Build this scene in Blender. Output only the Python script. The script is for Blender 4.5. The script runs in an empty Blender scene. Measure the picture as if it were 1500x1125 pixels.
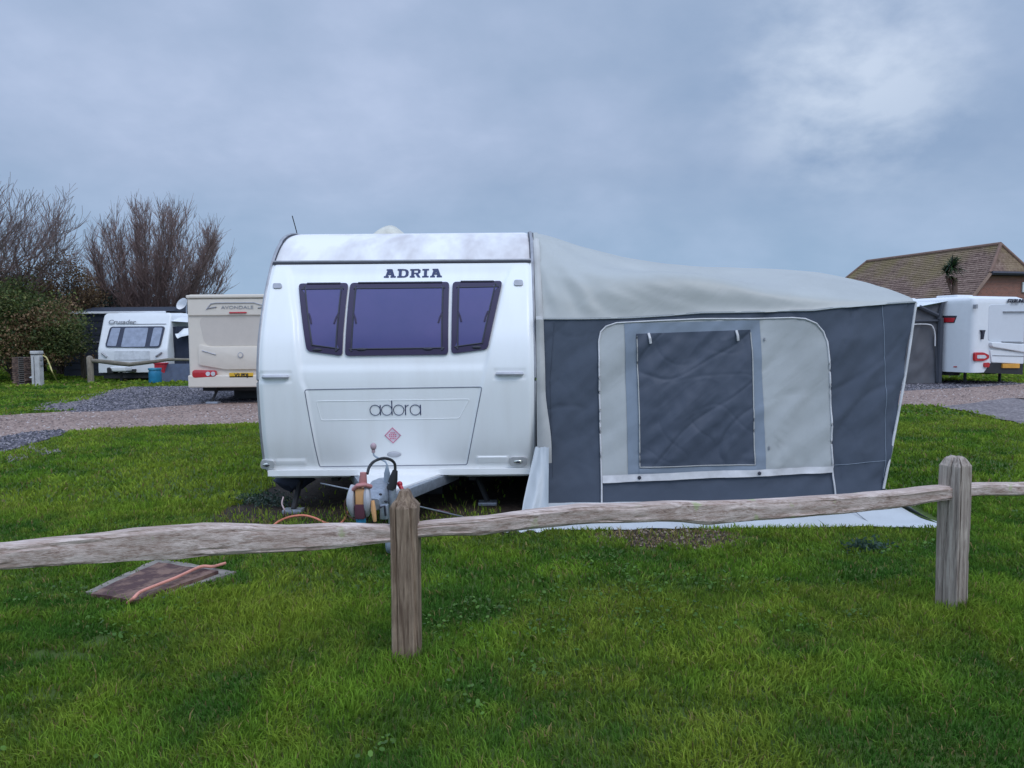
import bpy, bmesh, math, random
import numpy as np
from mathutils import Vector, Matrix, noise
random.seed(7); rng = np.random.default_rng(7)
S = bpy.context.scene
COL = S.collection
R = math.radians

# ------------------------------------------------------------------ camera
F = 1133.0; CAMZ = 1.55; P = math.atan(71.5/F); ROLL = R(0.47)
fw = Vector((0, math.cos(P), -math.sin(P)))
r0 = Vector((1, 0, 0)); u0 = Vector((0, math.sin(P), math.cos(P)))
rt = r0*math.cos(ROLL) - u0*math.sin(ROLL); up = u0*math.cos(ROLL) + r0*math.sin(ROLL)
cd = bpy.data.cameras.new('camera'); cam = bpy.data.objects.new('camera', cd); COL.objects.link(cam)
cd.sensor_width = 36; cd.lens = F/1500*36; cd.clip_start = 0.05; cd.clip_end = 2000
m = Matrix((rt, up, -fw)).transposed().to_4x4(); m.translation = Vector((0, 0, CAMZ)); cam.matrix_world = m
S.camera = cam
S.render.resolution_x = 1024; S.render.resolution_y = 768
S.view_settings.view_transform = 'Standard'; S.view_settings.look = 'None'
S.view_settings.exposure = 0.12; S.view_settings.gamma = 1

# ------------------------------------------------------------------ sky and sun
W = bpy.data.worlds.new('World'); S.world = W; W.use_nodes = True
nt = W.node_tree; nt.nodes.clear()
def nd(t, ty, **kw):
    n = t.nodes.new(ty)
    for k, v in kw.items(): setattr(n, k, v)
    return n
def mth(t, op, a, b=None, c=None):
    n = nd(t, 'ShaderNodeMath', operation=op)
    for i, v in enumerate((a, b, c)):
        if v is None: continue
        if hasattr(v, 'is_output'): t.links.new(v, n.inputs[i])
        else: n.inputs[i].default_value = v
    return n.outputs[0]
def mixc(t, f, a, b, bt='MIX'):
    n = nd(t, 'ShaderNodeMix', data_type='RGBA', blend_type=bt)
    for i, v in ((0, f), (6, a), (7, b)):
        if hasattr(v, 'is_output'): t.links.new(v, n.inputs[i])
        elif i == 0: n.inputs[0].default_value = v
        else: n.inputs[i].default_value = (*v, 1)
    return n.outputs[2]
def ramp(t, f, stops):
    n = nd(t, 'ShaderNodeValToRGB'); e = n.color_ramp.elements
    while len(e) < len(stops): e.new(0.5)
    for q, (p, c) in zip(e, stops):
        q.position = p; q.color = (*c, 1) if len(c) == 3 else c
    t.links.new(f, n.inputs[0]); return n.outputs[0]
def g3(v): return (v, v, v)
SUN_EL, SUN_AZ = R(50), R(148)      # sun behind the camera, to its right, through thick cloud
def build_world():
    t = nt; tc = nd(t, 'ShaderNodeTexCoord'); sp = nd(t, 'ShaderNodeSeparateXYZ'); t.links.new(tc.outputs['Generated'], sp.inputs[0])
    X, Y, Z = sp.outputs
    zz = mth(t, 'ADD', mth(t, 'MAXIMUM', Z, 0.0), 0.42)
    cb = nd(t, 'ShaderNodeCombineXYZ')
    t.links.new(mth(t, 'DIVIDE', X, zz), cb.inputs[0]); t.links.new(mth(t, 'DIVIDE', Y, zz), cb.inputs[1]); cb.inputs[2].default_value = 3.7
    def nz(scale, det, rough, dist, off):
        mp = nd(t, 'ShaderNodeMapping'); t.links.new(cb.outputs[0], mp.inputs[0]); mp.inputs['Location'].default_value = off
        n = nd(t, 'ShaderNodeTexNoise'); n.inputs['Scale'].default_value = scale; n.inputs['Detail'].default_value = det
        n.inputs['Roughness'].default_value = rough; n.inputs['Distortion'].default_value = dist
        t.links.new(mp.outputs[0], n.inputs[0]); return n.outputs[0]
    big = nz(1.5, 7, 0.5, 0.15, (0.3, 1.1, 0)); fine = nz(5.0, 6, 0.55, 0.1, (4, 2, 0))
    cl = mth(t, 'ADD', mth(t, 'MULTIPLY', big, 0.7), mth(t, 'MULTIPLY', fine, 0.3))
    cloud = ramp(t, cl, [(0.34, (0.270, 0.375, 0.555)), (0.47, (0.330, 0.430, 0.610)), (0.57, (0.390, 0.485, 0.675)), (0.68, (0.485, 0.575, 0.775))])
    # paler break in the cloud (upper right of the view)
    bd = (fw + rt*((1250-750)/F) - up*((95-562.5)/F)).normalized()
    vd = nd(t, 'ShaderNodeVectorMath', operation='DOT_PRODUCT'); t.links.new(tc.outputs['Generated'], vd.inputs[0]); vd.inputs[1].default_value = bd
    near = ramp(t, vd.outputs['Value'], [(0.987, g3(0)), (1.0, g3(1))])
    lum = mth(t, 'MULTIPLY', near, ramp(t, mth(t, 'ADD', mth(t, 'MULTIPLY', near, 0.16), fine), [(0.48, g3(0)), (0.74, g3(1))]))
    cloud = mixc(t, mth(t, 'MULTIPLY', lum, 0.50), cloud, (0.78, 0.87, 1.0))
    # clearer bluish band low down
    low = ramp(t, Z, [(0.0, g3(1)), (0.20, g3(0))])
    cloud = mixc(t, mth(t, 'MULTIPLY', low, 0.62), cloud, (0.238, 0.415, 0.61))
    # overhead and behind the viewer the cloud is thinner and brighter
    back = ramp(t, mth(t, 'ADD', mth(t, 'MULTIPLY', Y, -0.5), 0.5), [(0.08, g3(0)), (0.75, g3(1))])
    zen = ramp(t, Z, [(0.42, g3(0)), (0.95, g3(1))])
    gain = mth(t, 'ADD', 1.0, mth(t, 'ADD', mth(t, 'MULTIPLY', back, 0.68), mth(t, 'MULTIPLY', zen, 1.5)))
    vm = nd(t, 'ShaderNodeVectorMath', operation='SCALE'); t.links.new(cloud, vm.inputs[0]); t.links.new(gain, vm.inputs['Scale'])
    bg2 = nd(t, 'ShaderNodeBackground'); t.links.new(vm.outputs[0], bg2.inputs[0]); bg2.inputs[1].default_value = 1.0
    sky = nd(t, 'ShaderNodeTexSky', sky_type='NISHITA'); sky.sun_disc = False; sky.sun_elevation = SUN_EL; sky.sun_rotation = SUN_AZ
    bg1 = nd(t, 'ShaderNodeBackground'); t.links.new(sky.outputs[0], bg1.inputs[0]); bg1.inputs[1].default_value = 0.07
    mx = nd(t, 'ShaderNodeMixShader'); mx.inputs[0].default_value = 0.93
    t.links.new(bg1.outputs[0], mx.inputs[1]); t.links.new(bg2.outputs[0], mx.inputs[2])
    o = nd(t, 'ShaderNodeOutputWorld'); t.links.new(mx.outputs[0], o.inputs[0])
build_world()
sl = bpy.data.lights.new('sun', 'SUN'); sl.energy = 0.9; sl.angle = R(25); sl.color = (1, 0.96, 0.93)
sun = bpy.data.objects.new('sun', sl); COL.objects.link(sun)
sd = Vector((math.sin(SUN_AZ)*math.cos(SUN_EL), math.cos(SUN_AZ)*math.cos(SUN_EL), math.sin(SUN_EL)))
sun.rotation_euler = (-sd).to_track_quat('-Z', 'Y').to_euler()
sun.location = (0, -5, 12)

# ------------------------------------------------------------------ pixel <-> world (authoring only: real depths throughout)
def ray(px, py): return fw + rt*((px-750)/F) - up*((py-562.5)/F)
CAM = Vector((0, 0, CAMZ))
def at(px, py, Y): d = ray(px, py); return CAM + d*(Y/d.y)
def gr(px, py, z=0.0): d = ray(px, py); return CAM + d*((z-CAMZ)/d.z)
def prj(p):
    q = Vector(p)-CAM; k = q.dot(fw); return 750+F*q.dot(rt)/k, 562.5-F*q.dot(up)/k
def zat(px, py, Y): return at(px, py, Y).z
def lin(x, pts):
    if x <= pts[0][0]: return pts[0][1]
    for (a, b), (c, d) in zip(pts, pts[1:]):
        if x <= c: return b+(d-b)*(x-a)/(c-a)
    return pts[-1][1]
def sst(a, b, x):
    t = min(1, max(0, (x-a)/(b-a))); return t*t*(3-2*t)
def nz(x, y=0, z=0): return noise.noise(Vector((x, y, z)))
def crom(pts, n):
    out = []; P_ = [Vector(p) for p in pts]; P_ = [2*P_[0]-P_[1]]+P_+[2*P_[-1]-P_[-2]]
    for i in range(1, len(P_)-2):
        a, b, c, d = P_[i-1:i+3]
        for k in range(n):
            t = k/n
            out.append(0.5*((2*b)+(c-a)*t+(2*a-5*b+4*c-d)*t*t+(3*b-a-3*c+d)*t**3))
    out.append(P_[-2]); return out

# ------------------------------------------------------------------ materials
MATS = {}
def pmat(name, col, rough=0.6, metal=0.0, var=0.12, scale=6.0, bump=0.0, bscale=60.0, coat=0.0, stretch=(1, 1, 1), col2=None, spec=0.5, obj=True, sheen=0.0, det=5, lo=0.3, hi=0.7, trans=0.0):
    m = bpy.data.materials.new(name); m.use_nodes = True; t = m.node_tree; b = t.nodes['Principled BSDF']
    tc = nd(t, 'ShaderNodeTexCoord'); mp = nd(t, 'ShaderNodeMapping'); mp.inputs['Scale'].default_value = stretch
    t.links.new(tc.outputs['Object'], mp.inputs[0])
    n = nd(t, 'ShaderNodeTexNoise'); n.inputs['Scale'].default_value = scale; n.inputs['Detail'].default_value = det; n.inputs['Roughness'].default_value = 0.6
    t.links.new(mp.outputs[0], n.inputs[0])
    c2 = col2 or tuple(c*(1-2*var) for c in col); c1 = col if col2 else tuple(min(1, c*(1+var)) for c in col)
    t.links.new(ramp(t, n.outputs[0], [(lo, c2), (hi, c1)]), b.inputs['Base Color'])
    b.inputs['Roughness'].default_value = rough; b.inputs['Metallic'].default_value = metal
    b.inputs['Coat Weight'].default_value = coat; b.inputs['Specular IOR Level'].default_value = spec
    b.inputs['Sheen Weight'].default_value = sheen; b.inputs['Transmission Weight'].default_value = trans
    if bump:
        n2 = nd(t, 'ShaderNodeTexNoise'); n2.inputs['Scale'].default_value = bscale; n2.inputs['Detail'].default_value = 4; t.links.new(mp.outputs[0], n2.inputs[0])
        bp = nd(t, 'ShaderNodeBump'); bp.inputs['Strength'].default_value = bump; bp.inputs['Distance'].default_value = 0.01
        t.links.new(n2.outputs[0], bp.inputs['Height']); t.links.new(bp.outputs[0], b.inputs['Normal'])
    MATS[name] = m; return m
white = pmat('white_gelcoat', (0.81, 0.81, 0.80), 0.36, scale=2.2, bump=0.03, bscale=4, coat=0.15, stretch=(3, 1, .5), col2=(0.775, 0.77, 0.755), lo=.32, hi=.56)
roofw = pmat('stained_white_roof', (0.76, 0.74, 0.73), 0.5, scale=1.7, col2=(0.52, 0.48, 0.47), lo=0.36, hi=0.58, det=4, stretch=(1.3, .6, .6))
trim_m = pmat('grey_trim', (0.33, 0.33, 0.35), 0.45, metal=0.3, scale=9)
seam_m = pmat('dark_seal', (0.03, 0.03, 0.045), 0.6)
navy_m = pmat('navy_lettering', (0.012, 0.022, 0.09), 0.4)
tint_m = pmat('purple_tinted_acrylic', (0.022, 0.010, 0.045), 0.18, var=0.05, coat=0.15, spec=0.4, bump=.04, bscale=3)
blind_m = pmat('blind_behind_tinted_acrylic', (0.062, 0.045, 0.17), 0.2, scale=1.4, col2=(0.034, 0.032, 0.14), coat=0.3)
black_m = pmat('black_rubber', (0.014, 0.014, 0.016), 0.6, bump=0.1)
galv = pmat('galvanised_steel', (0.34, 0.37, 0.42), 0.45, metal=0.55, scale=25, var=0.15)
greyp = pmat('grey_plastic', (0.27, 0.32, 0.38), 0.45, scale=12)
handle_m = pmat('handle_grey', (0.42, 0.42, 0.45), 0.4)
cream = pmat('aged_cream_plastic', (0.60, 0.57, 0.48), 0.5)
pink = pmat('faded_red_plastic', (0.42, 0.17, 0.16), 0.5)
redm = pmat('red_plastic', (0.45, 0.02, 0.035), 0.35)
orange = pmat('orange_foam', (0.62, 0.33, 0.14), 0.7)
maroon = pmat('maroon_webbing', (0.09, 0.025, 0.04), 0.8)
bluep = pmat('blue_plastic', (0.02, 0.20, 0.36), 0.4)
chrome = pmat('chrome', (0.55, 0.56, 0.5), 0.2, metal=0.8)
lens_m = pmat('clear_lamp_lens', (0.55, 0.55, 0.55), 0.15, coat=0.5)
stick = pmat('pale_sticker', (0.70, 0.60, 0.66), 0.5); stickr = pmat('pink_print', (0.60, 0.16, 0.24), 0.5)
chassis_m = pmat('chassis_black', (0.02, 0.02, 0.022), 0.7)
cordm = pmat('orange_cable', (0.62, 0.20, 0.12), 0.5); browncord = pmat('brown_cable', (0.12, 0.05, 0.035), 0.5)
def fabric(name, col, rough=0.8, spec=0.25, v=0.06):
    m = pmat(name, col, rough, var=v, scale=1.3, spec=spec, det=7, sheen=0.05)
    t = m.node_tree; b = t.nodes['Principled BSDF']
    tc = nd(t, 'ShaderNodeTexCoord')
    n = nd(t, 'ShaderNodeTexNoise'); n.inputs['Scale'].default_value = 500; t.links.new(tc.outputs['Object'], n.inputs[0])
    mr = nd(t, 'ShaderNodeMapping'); mr.inputs['Rotation'].default_value = (0, R(42), 0); t.links.new(tc.outputs['Object'], mr.inputs[0])
    mp = nd(t, 'ShaderNodeMapping'); mp.inputs['Scale'].default_value = (1.3, 1, 7); t.links.new(mr.outputs[0], mp.inputs[0])
    n2 = nd(t, 'ShaderNodeTexNoise'); n2.inputs['Scale'].default_value = 1.0; n2.inputs['Detail'].default_value = 4; n2.inputs['Distortion'].default_value = 0.6; t.links.new(mp.outputs[0], n2.inputs[0])
    h = mth(t, 'ADD', mth(t, 'MULTIPLY', n.outputs[0], 0.03), mth(t, 'MULTIPLY', n2.outputs[0], 0.9))
    bp = nd(t, 'ShaderNodeBump'); bp.inputs['Strength'].default_value = 0.28; bp.inputs['Distance'].default_value = 0.03
    t.links.new(h, bp.inputs['Height']); t.links.new(bp.outputs[0], b.inputs['Normal'])
    return m
f_dark = fabric('charcoal_blue_canvas', (0.070, 0.084, 0.112))
f_cover = fabric('dark_window_canvas', (0.056, 0.069, 0.098), 0.55, 0.4)
f_light = fabric('light_grey_canvas', (0.40, 0.41, 0.405))
f_roof = fabric('pale_roof_canvas', (0.365, 0.37, 0.345), 0.5, 0.5)
_b = f_roof.node_tree.nodes['Principled BSDF']; _b.inputs['Coat Weight'].default_value = 0.3; _b.inputs['Coat Roughness'].default_value = 0.4
f_mid = fabric('mid_grey_canvas', (0.215, 0.25, 0.30))
f_skirt = fabric('pale_vinyl_skirt', (0.50, 0.52, 0.53), 0.5, 0.5)
f_pipe = pmat('white_piping', (0.62, 0.60, 0.60), 0.6)
f_beige = fabric('grubby_edging', (0.44, 0.43, 0.41), v=0.15)

def wood(name, grain, col, dark, lichen=0.0, sc=1.0):
    m = bpy.data.materials.new(name); m.use_nodes = True; t = m.node_tree; b = t.nodes['Principled BSDF']
    tc = nd(t, 'ShaderNodeTexCoord'); mp = nd(t, 'ShaderNodeMapping')
    s = {'x': (1.3, 46, 46), 'z': (42, 42, 1.8)}[grain]; mp.inputs['Scale'].default_value = tuple(q*sc for q in s)
    t.links.new(tc.outputs['Object'], mp.inputs[0])
    n = nd(t, 'ShaderNodeTexNoise'); n.inputs['Scale'].default_value = 1; n.inputs['Detail'].default_value = 8; n.inputs['Roughness'].default_value = 0.65; n.inputs['Distortion'].default_value = 0.35
    t.links.new(mp.outputs[0], n.inputs[0])
    n3 = nd(t, 'ShaderNodeTexNoise'); n3.inputs['Scale'].default_value = 6; n3.inputs['Detail'].default_value = 5; t.links.new(tc.outputs['Object'], n3.inputs[0])
    mpf = nd(t, 'ShaderNodeMapping'); mpf.inputs['Scale'].default_value = tuple(q*sc*4.2 for q in s); t.links.new(tc.outputs['Object'], mpf.inputs[0])
    nf = nd(t, 'ShaderNodeTexNoise'); nf.inputs['Scale'].default_value = 1; nf.inputs['Detail'].default_value = 6; nf.inputs['Roughness'].default_value = 0.7; t.links.new(mpf.outputs[0], nf.inputs[0])
    nsum = mth(t, 'ADD', mth(t, 'MULTIPLY', n.outputs[0], 0.55), mth(t, 'MULTIPLY', nf.outputs[0], 0.45))
    c = ramp(t, nsum, [(0.34, tuple(q*0.2 for q in dark)), (0.43, dark), (0.54, col), (0.68, tuple(min(1, q*1.35) for q in col))])
    c = mixc(t, mth(t, 'MULTIPLY', ramp(t, n3.outputs[0], [(0.42, g3(1)), (0.62, g3(0))]), 0.45), c, dark)
    if lichen:
        n4 = nd(t, 'ShaderNodeTexNoise'); n4.inputs['Scale'].default_value = 5.2; n4.inputs['Detail'].default_value = 3; t.links.new(tc.outputs['Object'], n4.inputs[0])
        n4.inputs['Scale'].default_value = 7.5; n4.inputs['Detail'].default_value = 6; c = mixc(t, mth(t, 'MULTIPLY', ramp(t, n4.outputs[0], [(0.64, g3(0)), (0.70, g3(1))]), lichen), c, (0.36, 0.38, 0.20))
    t.links.new(c, b.inputs['Base Color']); b.inputs['Roughness'].default_value = 0.85
    bp = nd(t, 'ShaderNodeBump'); bp.inputs['Strength'].default_value = 1.0; bp.inputs['Distance'].default_value = 0.007
    t.links.new(nsum, bp.inputs['Height']); t.links.new(bp.outputs[0], b.inputs['Normal'])
    return m
w_rail = wood('weathered_split_oak', 'x', (0.58, 0.475, 0.42), (0.32, 0.225, 0.18), 0.9)
w_post = wood('brown_weathered_post', 'z', (0.31, 0.225, 0.155), (0.12, 0.075, 0.048))
w_post2 = wood('grey_weathered_post', 'z', (0.43, 0.36, 0.30), (0.22, 0.17, 0.14))
def vcol(name, rough=0.7, trans=0.0, spec=0.3):
    m = bpy.data.materials.new(name); m.use_nodes = True; t = m.node_tree; b = t.nodes['Principled BSDF']
    a = nd(t, 'ShaderNodeAttribute'); a.attribute_name = 'col'; t.links.new(a.outputs[0], b.inputs['Base Color'])
    b.inputs['Roughness'].default_value = rough; b.inputs['Specular IOR Level'].default_value = spec
    if trans:
        tl = nd(t, 'ShaderNodeBsdfTranslucent'); t.links.new(a.outputs[0], tl.inputs[0]); mx = nd(t, 'ShaderNodeMixShader'); mx.inputs[0].default_value = trans
        t.links.new(b.outputs[0], mx.inputs[1]); t.links.new(tl.outputs[0], mx.inputs[2]); t.links.new(mx.outputs[0], t.nodes['Material Output'].inputs[0])
    return m
leaf_m = vcol('leaves', 0.6, 0.3); grass_m = vcol('grass_blades', 0.75, 0.35, 0.12); bark_m = vcol('bark', 0.9)

# ------------------------------------------------------------------ mesh builder
class MB:
    def __init__(s): s.v = []; s.f = []; s.c = []
    def add(s, vs, fs, col=None):
        b = len(s.v); s.v += [tuple(q) for q in vs]; s.f += [tuple(i+b for i in f) for f in fs]
        if col is not None: s.c += [col]*len(vs)
    def box(s, c, sz, rot=None):
        M = rot or Matrix.Identity(3); x, y, z = (q/2 for q in sz)
        vs = [Vector(c)+M@Vector((a*x, b*y, d*z)) for a in (-1, 1) for b in (-1, 1) for d in (-1, 1)]
        s.add(vs, [(0, 1, 3, 2), (4, 6, 7, 5), (0, 4, 5, 1), (2, 3, 7, 6), (0, 2, 6, 4), (1, 5, 7, 3)]); return s
    def tube(s, pts, r, n=8, cap=True, flat=1.0):
        pts = [Vector(p) for p in pts]; rr = r if callable(r) else (lambda t: r); vs = []; fs = []; k = len(pts)
        ref = Vector((0, 0, 1)) if abs((pts[-1]-pts[0]).normalized().z) < 0.9 else Vector((0, 1, 0))
        for i, p in enumerate(pts):
            t = (pts[min(i+1, k-1)]-pts[max(i-1, 0)]).normalized(); a = t.cross(ref)
            a = a.normalized() if a.length > 1e-6 else Vector((1, 0, 0)); b = a.cross(t); q = rr(i/(k-1))
            for j in range(n):
                an = 2*math.pi*j/n; vs.append(p+a*math.cos(an)*q+b*math.sin(an)*q*flat)
        for i in range(k-1):
            for j in range(n): fs.append((i*n+j, i*n+(j+1) % n, (i+1)*n+(j+1) % n, (i+1)*n+j))
        if cap: fs.append(tuple(range(n))[::-1]); fs.append(tuple((k-1)*n+j for j in range(n)))
        s.add(vs, fs); return s
    def grid(s, rows, closed=False):
        n = len(rows[0]); vs = [p for r in rows for p in r]; fs = []
        for i in range(len(rows)-1):
            for j in range(n if closed else n-1): fs.append((i*n+j, i*n+(j+1) % n, (i+1)*n+(j+1) % n, (i+1)*n+j))
        s.add(vs, fs); return s
    def prism(s, poly, d):
        d = Vector(d); n = len(poly); vs = [Vector(p) for p in poly]; vs += [p+d for p in vs]
        s.add(vs, [tuple(range(n)), tuple(range(2*n-1, n-1, -1))]+[(i, i+n, (i+1) % n+n, (i+1) % n) for i in range(n)]); return s
    def ell(s, c, r, n=12, k=8, rot=None):
        M = rot or Matrix.Identity(3); rows = []
        for i in range(k+1):
            a = math.pi*i/k
            rows.append([Vector(c)+M@Vector((r[0]*math.sin(a)*math.cos(2*math.pi*j/n), r[1]*math.sin(a)*math.sin(2*math.pi*j/n), r[2]*math.cos(a))) for j in range(n)])
        return s.grid(rows, True)
    def build(s, name, mat, parent=None, smooth=True, bevel=0.0, weld=True, seg=2):
        off = Vector(root(parent)) if parent else Vector((0, 0, 0))
        me = bpy.data.meshes.new(name); me.from_pydata([tuple(Vector(v)-off) for v in s.v], [], s.f)
        if s.c:
            at_ = me.color_attributes.new('col', 'FLOAT_COLOR', 'POINT')
            at_.data.foreach_set('color', np.array([(c[0], c[1], c[2], 1.0) for c in s.c], dtype=np.float32).ravel())
        if not s.c:
            bm = bmesh.new(); bm.from_mesh(me)
            if weld: bmesh.ops.remove_doubles(bm, verts=bm.verts, dist=1e-5)
            bmesh.ops.recalc_face_normals(bm, faces=bm.faces)
            if bevel:
                ed = [e for e in bm.edges if len(e.link_faces) == 2 and e.calc_face_angle(0) > 0.6]
                bmesh.ops.bevel(bm, geom=ed, offset=bevel, segments=seg, profile=0.6, affect='EDGES', clamp_overlap=True)
            bm.to_mesh(me); bm.free()
        me.materials.append(mat)
        if smooth:
            me.polygons.foreach_set('use_smooth', [True]*len(me.polygons))
            try: me.set_sharp_from_angle(angle=R(38))
            except Exception: pass
        o = bpy.data.objects.new(name, me); COL.objects.link(o)
        if parent: o.parent = parent; ROOT[o.name] = off
        return o
ROOT = {}
def root(o): return ROOT[o.name]
def tag(o, label=None, cat=None, group=None, kind=None):
    if label: o['label'] = label
    if cat: o['category'] = cat
    if group: o['group'] = group
    if kind: o['kind'] = kind
    return o
def thing(name, loc, label, cat, group=None):
    o = bpy.data.objects.new(name, None); COL.objects.link(o); o.location = loc; o.empty_display_size = 0.2
    ROOT[o.name] = Vector(loc); return tag(o, label, cat, group)
def text_part(name, s, size, loc, mat, parent, sx=1.0, shear=0.0, offset=0.0, depth=0.003, rotz=0.0):
    cu = bpy.data.curves.new(name, 'FONT'); cu.body = s; cu.size = size; cu.align_x = 'CENTER'; cu.align_y = 'CENTER'; cu.extrude = depth; cu.shear = shear; cu.offset = offset; cu.resolution_u = 3
    o = bpy.data.objects.new(name+'_tmp', cu); COL.objects.link(o); bpy.context.view_layer.update()
    me = bpy.data.meshes.new_from_object(o.evaluated_get(bpy.context.evaluated_depsgraph_get()))
    COL.objects.unlink(o); bpy.data.objects.remove(o)
    M = Matrix.Translation(Vector(loc)-root(parent)) @ Matrix.Rotation(rotz, 4, 'Z') @ Matrix.Rotation(R(90), 4, 'X') @ Matrix.Diagonal((sx, 1, 1, 1))
    me.transform(M); me.materials.clear(); me.materials.append(mat); me.name = name
    q = bpy.data.objects.new(name, me); COL.objects.link(q); q.parent = parent; ROOT[q.name] = root(parent); return q
def rpoly(pts, r, n=5):
    """round the corners of a 2D polygon"""
    out = []; k = len(pts)
    for i in range(k):
        a, b, c = Vector(pts[i-1]), Vector(pts[i]), Vector(pts[(i+1) % k])
        d1 = (a-b); d2 = (c-b); q = min(r, d1.length*0.45, d2.length*0.45); p1 = b+d1.normalized()*q; p2 = b+d2.normalized()*q
        for j in range(n+1):
            t = j/n; out.append((1-t)**2*p1+2*t*(1-t)*b+t*t*p2)
    return out

# ------------------------------------------------------------------ ground, tracks
def inpoly(x, y, poly):
    x = np.asarray(x); y = np.asarray(y); ins = np.zeros(x.shape, bool); n = len(poly)
    for i in range(n):
        x1, y1 = poly[i][0], poly[i][1]; x2, y2 = poly[(i+1) % n][0], poly[(i+1) % n][1]
        c = ((y1 > y) != (y2 > y)) & (x < (x2-x1)*(y-y1)/((y2-y1) if y2 != y1 else 1e-9)+x1); ins ^= c
    return ins
def ground_mat(name, cols, scale, bump, bscale, vor=False, dist=0.02, rough=0.9, big=(0.7, 0.3)):
    m = bpy.data.materials.new(name); m.use_nodes = True; t = m.node_tree; b = t.nodes['Principled BSDF']
    tc = nd(t, 'ShaderNodeTexCoord'); n = nd(t, 'ShaderNodeTexNoise'); n.inputs['Scale'].default_value = scale; n.inputs['Detail'].default_value = 8; n.inputs['Roughness'].default_value = 0.7
    t.links.new(tc.outputs['Object'], n.inputs[0])
    n0 = nd(t, 'ShaderNodeTexNoise'); n0.inputs['Scale'].default_value = big[0]; n0.inputs['Detail'].default_value = 5; t.links.new(tc.outputs['Object'], n0.inputs[0])
    f = mth(t, 'ADD', mth(t, 'MULTIPLY', n.outputs[0], 1-big[1]), mth(t, 'MULTIPLY', n0.outputs[0], big[1]))
    h = n.outputs[0]
    if vor:
        v = nd(t, 'ShaderNodeTexVoronoi'); v.inputs['Scale'].default_value = bscale; t.links.new(tc.outputs['Object'], v.inputs[0])
        sp = nd(t, 'ShaderNodeSeparateColor'); t.links.new(v.outputs['Color'], sp.inputs[0])
        f = mth(t, 'ADD', mth(t, 'MULTIPLY', f, 0.6), mth(t, 'MULTIPLY', sp.outputs[0], 0.4)); h = mth(t, 'SUBTRACT', 1.0, v.outputs['Distance'])
    t.links.new(ramp(t, f, cols), b.inputs['Base Color']); b.inputs['Roughness'].default_value = rough; b.inputs['Specular IOR Level'].default_value = 0.25
    bp = nd(t, 'ShaderNodeBump'); bp.inputs['Strength'].default_value = bump; bp.inputs['Distance'].default_value = dist
    t.links.new(h, bp.inputs['Height']); t.links.new(bp.outputs[0], b.inputs['Normal']); return m
lawn_m = ground_mat('turf', [(0.3, (0.035, 0.045, 0.012)), (0.5, (0.06, 0.095, 0.018)), (0.7, (0.09, 0.13, 0.03))], 9, 0.6, 30)
track_m = ground_mat('pink_gravel', [(0.25, (0.12, 0.075, 0.06)), (0.45, (0.24, 0.165, 0.135)), (0.62, (0.33, 0.235, 0.195)), (0.8, (0.46, 0.36, 0.31))], 5, 0.7, 26, True, big=(0.5, 0.45))
slate_m = ground_mat('slate_chippings', [(0.25, (0.035, 0.032, 0.04)), (0.5, (0.10, 0.09, 0.105)), (0.75, (0.22, 0.20, 0.22))], 6, 0.8, 18, True)
conc_m = ground_mat('worn_tarmac', [(0.25, (0.09, 0.075, 0.08)), (0.5, (0.17, 0.145, 0.145)), (0.75, (0.30, 0.26, 0.255))], 4, 0.7, 24, True, big=(0.9, 0.5))
soil_m = ground_mat('bare_soil', [(0.3, (0.014, 0.011, 0.008)), (0.5, (0.038, 0.027, 0.020)), (0.75, (0.09, 0.065, 0.048))], 14, 1.0, 30)  # bare soil, its colour also darkened to give the shade under the caravan
def sheet(name, poly, z, mat, jag=0.0, step=0.4):
    pts = []; n = len(poly)
    for i in range(n):
        a = Vector(poly[i][:2]); b = Vector(poly[(i+1) % n][:2]); k = max(1, int((b-a).length/step))
        for j in range(k):
            p = a+(b-a)*j/k; pts.append((p.x+jag*nz(p.x*2.1, p.y*2.1, 1)*1.6, p.y+jag*nz(p.x*2.1, p.y*2.1, 9)*1.6))
    bm = bmesh.new(); vs = [bm.verts.new((p[0], p[1], z)) for p in pts]; f = bm.faces.new(vs)
    bmesh.ops.triangulate(bm, faces=[f]); bmesh.ops.recalc_face_normals(bm, faces=bm.faces)
    if bm.faces and sum(q.normal.z for q in bm.faces) < 0: bmesh.ops.reverse_faces(bm, faces=bm.faces)
    me = bpy.data.meshes.new(name); bm.to_mesh(me); bm.free(); me.materials.append(mat)
    o = bpy.data.objects.new(name, me); COL.objects.link(o); tag(o, kind='structure'); return o, pts
sheet('lawn', [(-400, -60), (400, -60), (400, 900), (-400, 900)], 0.0, lawn_m, 0, 1000)
def gp(*px): return [tuple(gr(a, b))[:2] for a, b in px]
TRACK = gp((378, 620), (300, 623), (180, 628), (110, 632), (40, 640), (0, 645)) + [(-16, 11.3), (-24, 9.6), (-26, 13.4), (-13.5, 14.9)] + gp((0, 609), (100, 603), (170, 601), (290, 590), (340, 587), (400, 583)) + [(0, 19.3)] + gp((1310, 571), (1390, 566), (1500, 562)) + [(22, 26), (26, 23.0)] + gp((1500, 600), (1420, 597), (1340, 594), (1300, 596)) + [(1, 15.9)]
ROADR = gp((1375, 597), (1430, 607), (1500, 623)) + [(13, 11.0), (17, 10.0), (19, 14), (17, 20)] + gp((1560, 594), (1480, 584), (1420, 592))
SLATE = gp((60, 597), (130, 586), (165, 572), (200, 567), (290, 566), (400, 566), (400, 588), (300, 592), (170, 602), (110, 604))
EDGE = gp((42, 601), (62, 592), (110, 582), (160, 571), (200, 566), (205, 570), (165, 578), (128, 590), (100, 603))
SLATE2 = gp((0, 664), (22, 658), (50, 650), (98, 634), (88, 630), (40, 634), (0, 641)) + [(-14, 11.4), (-14, 9.6)]
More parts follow.
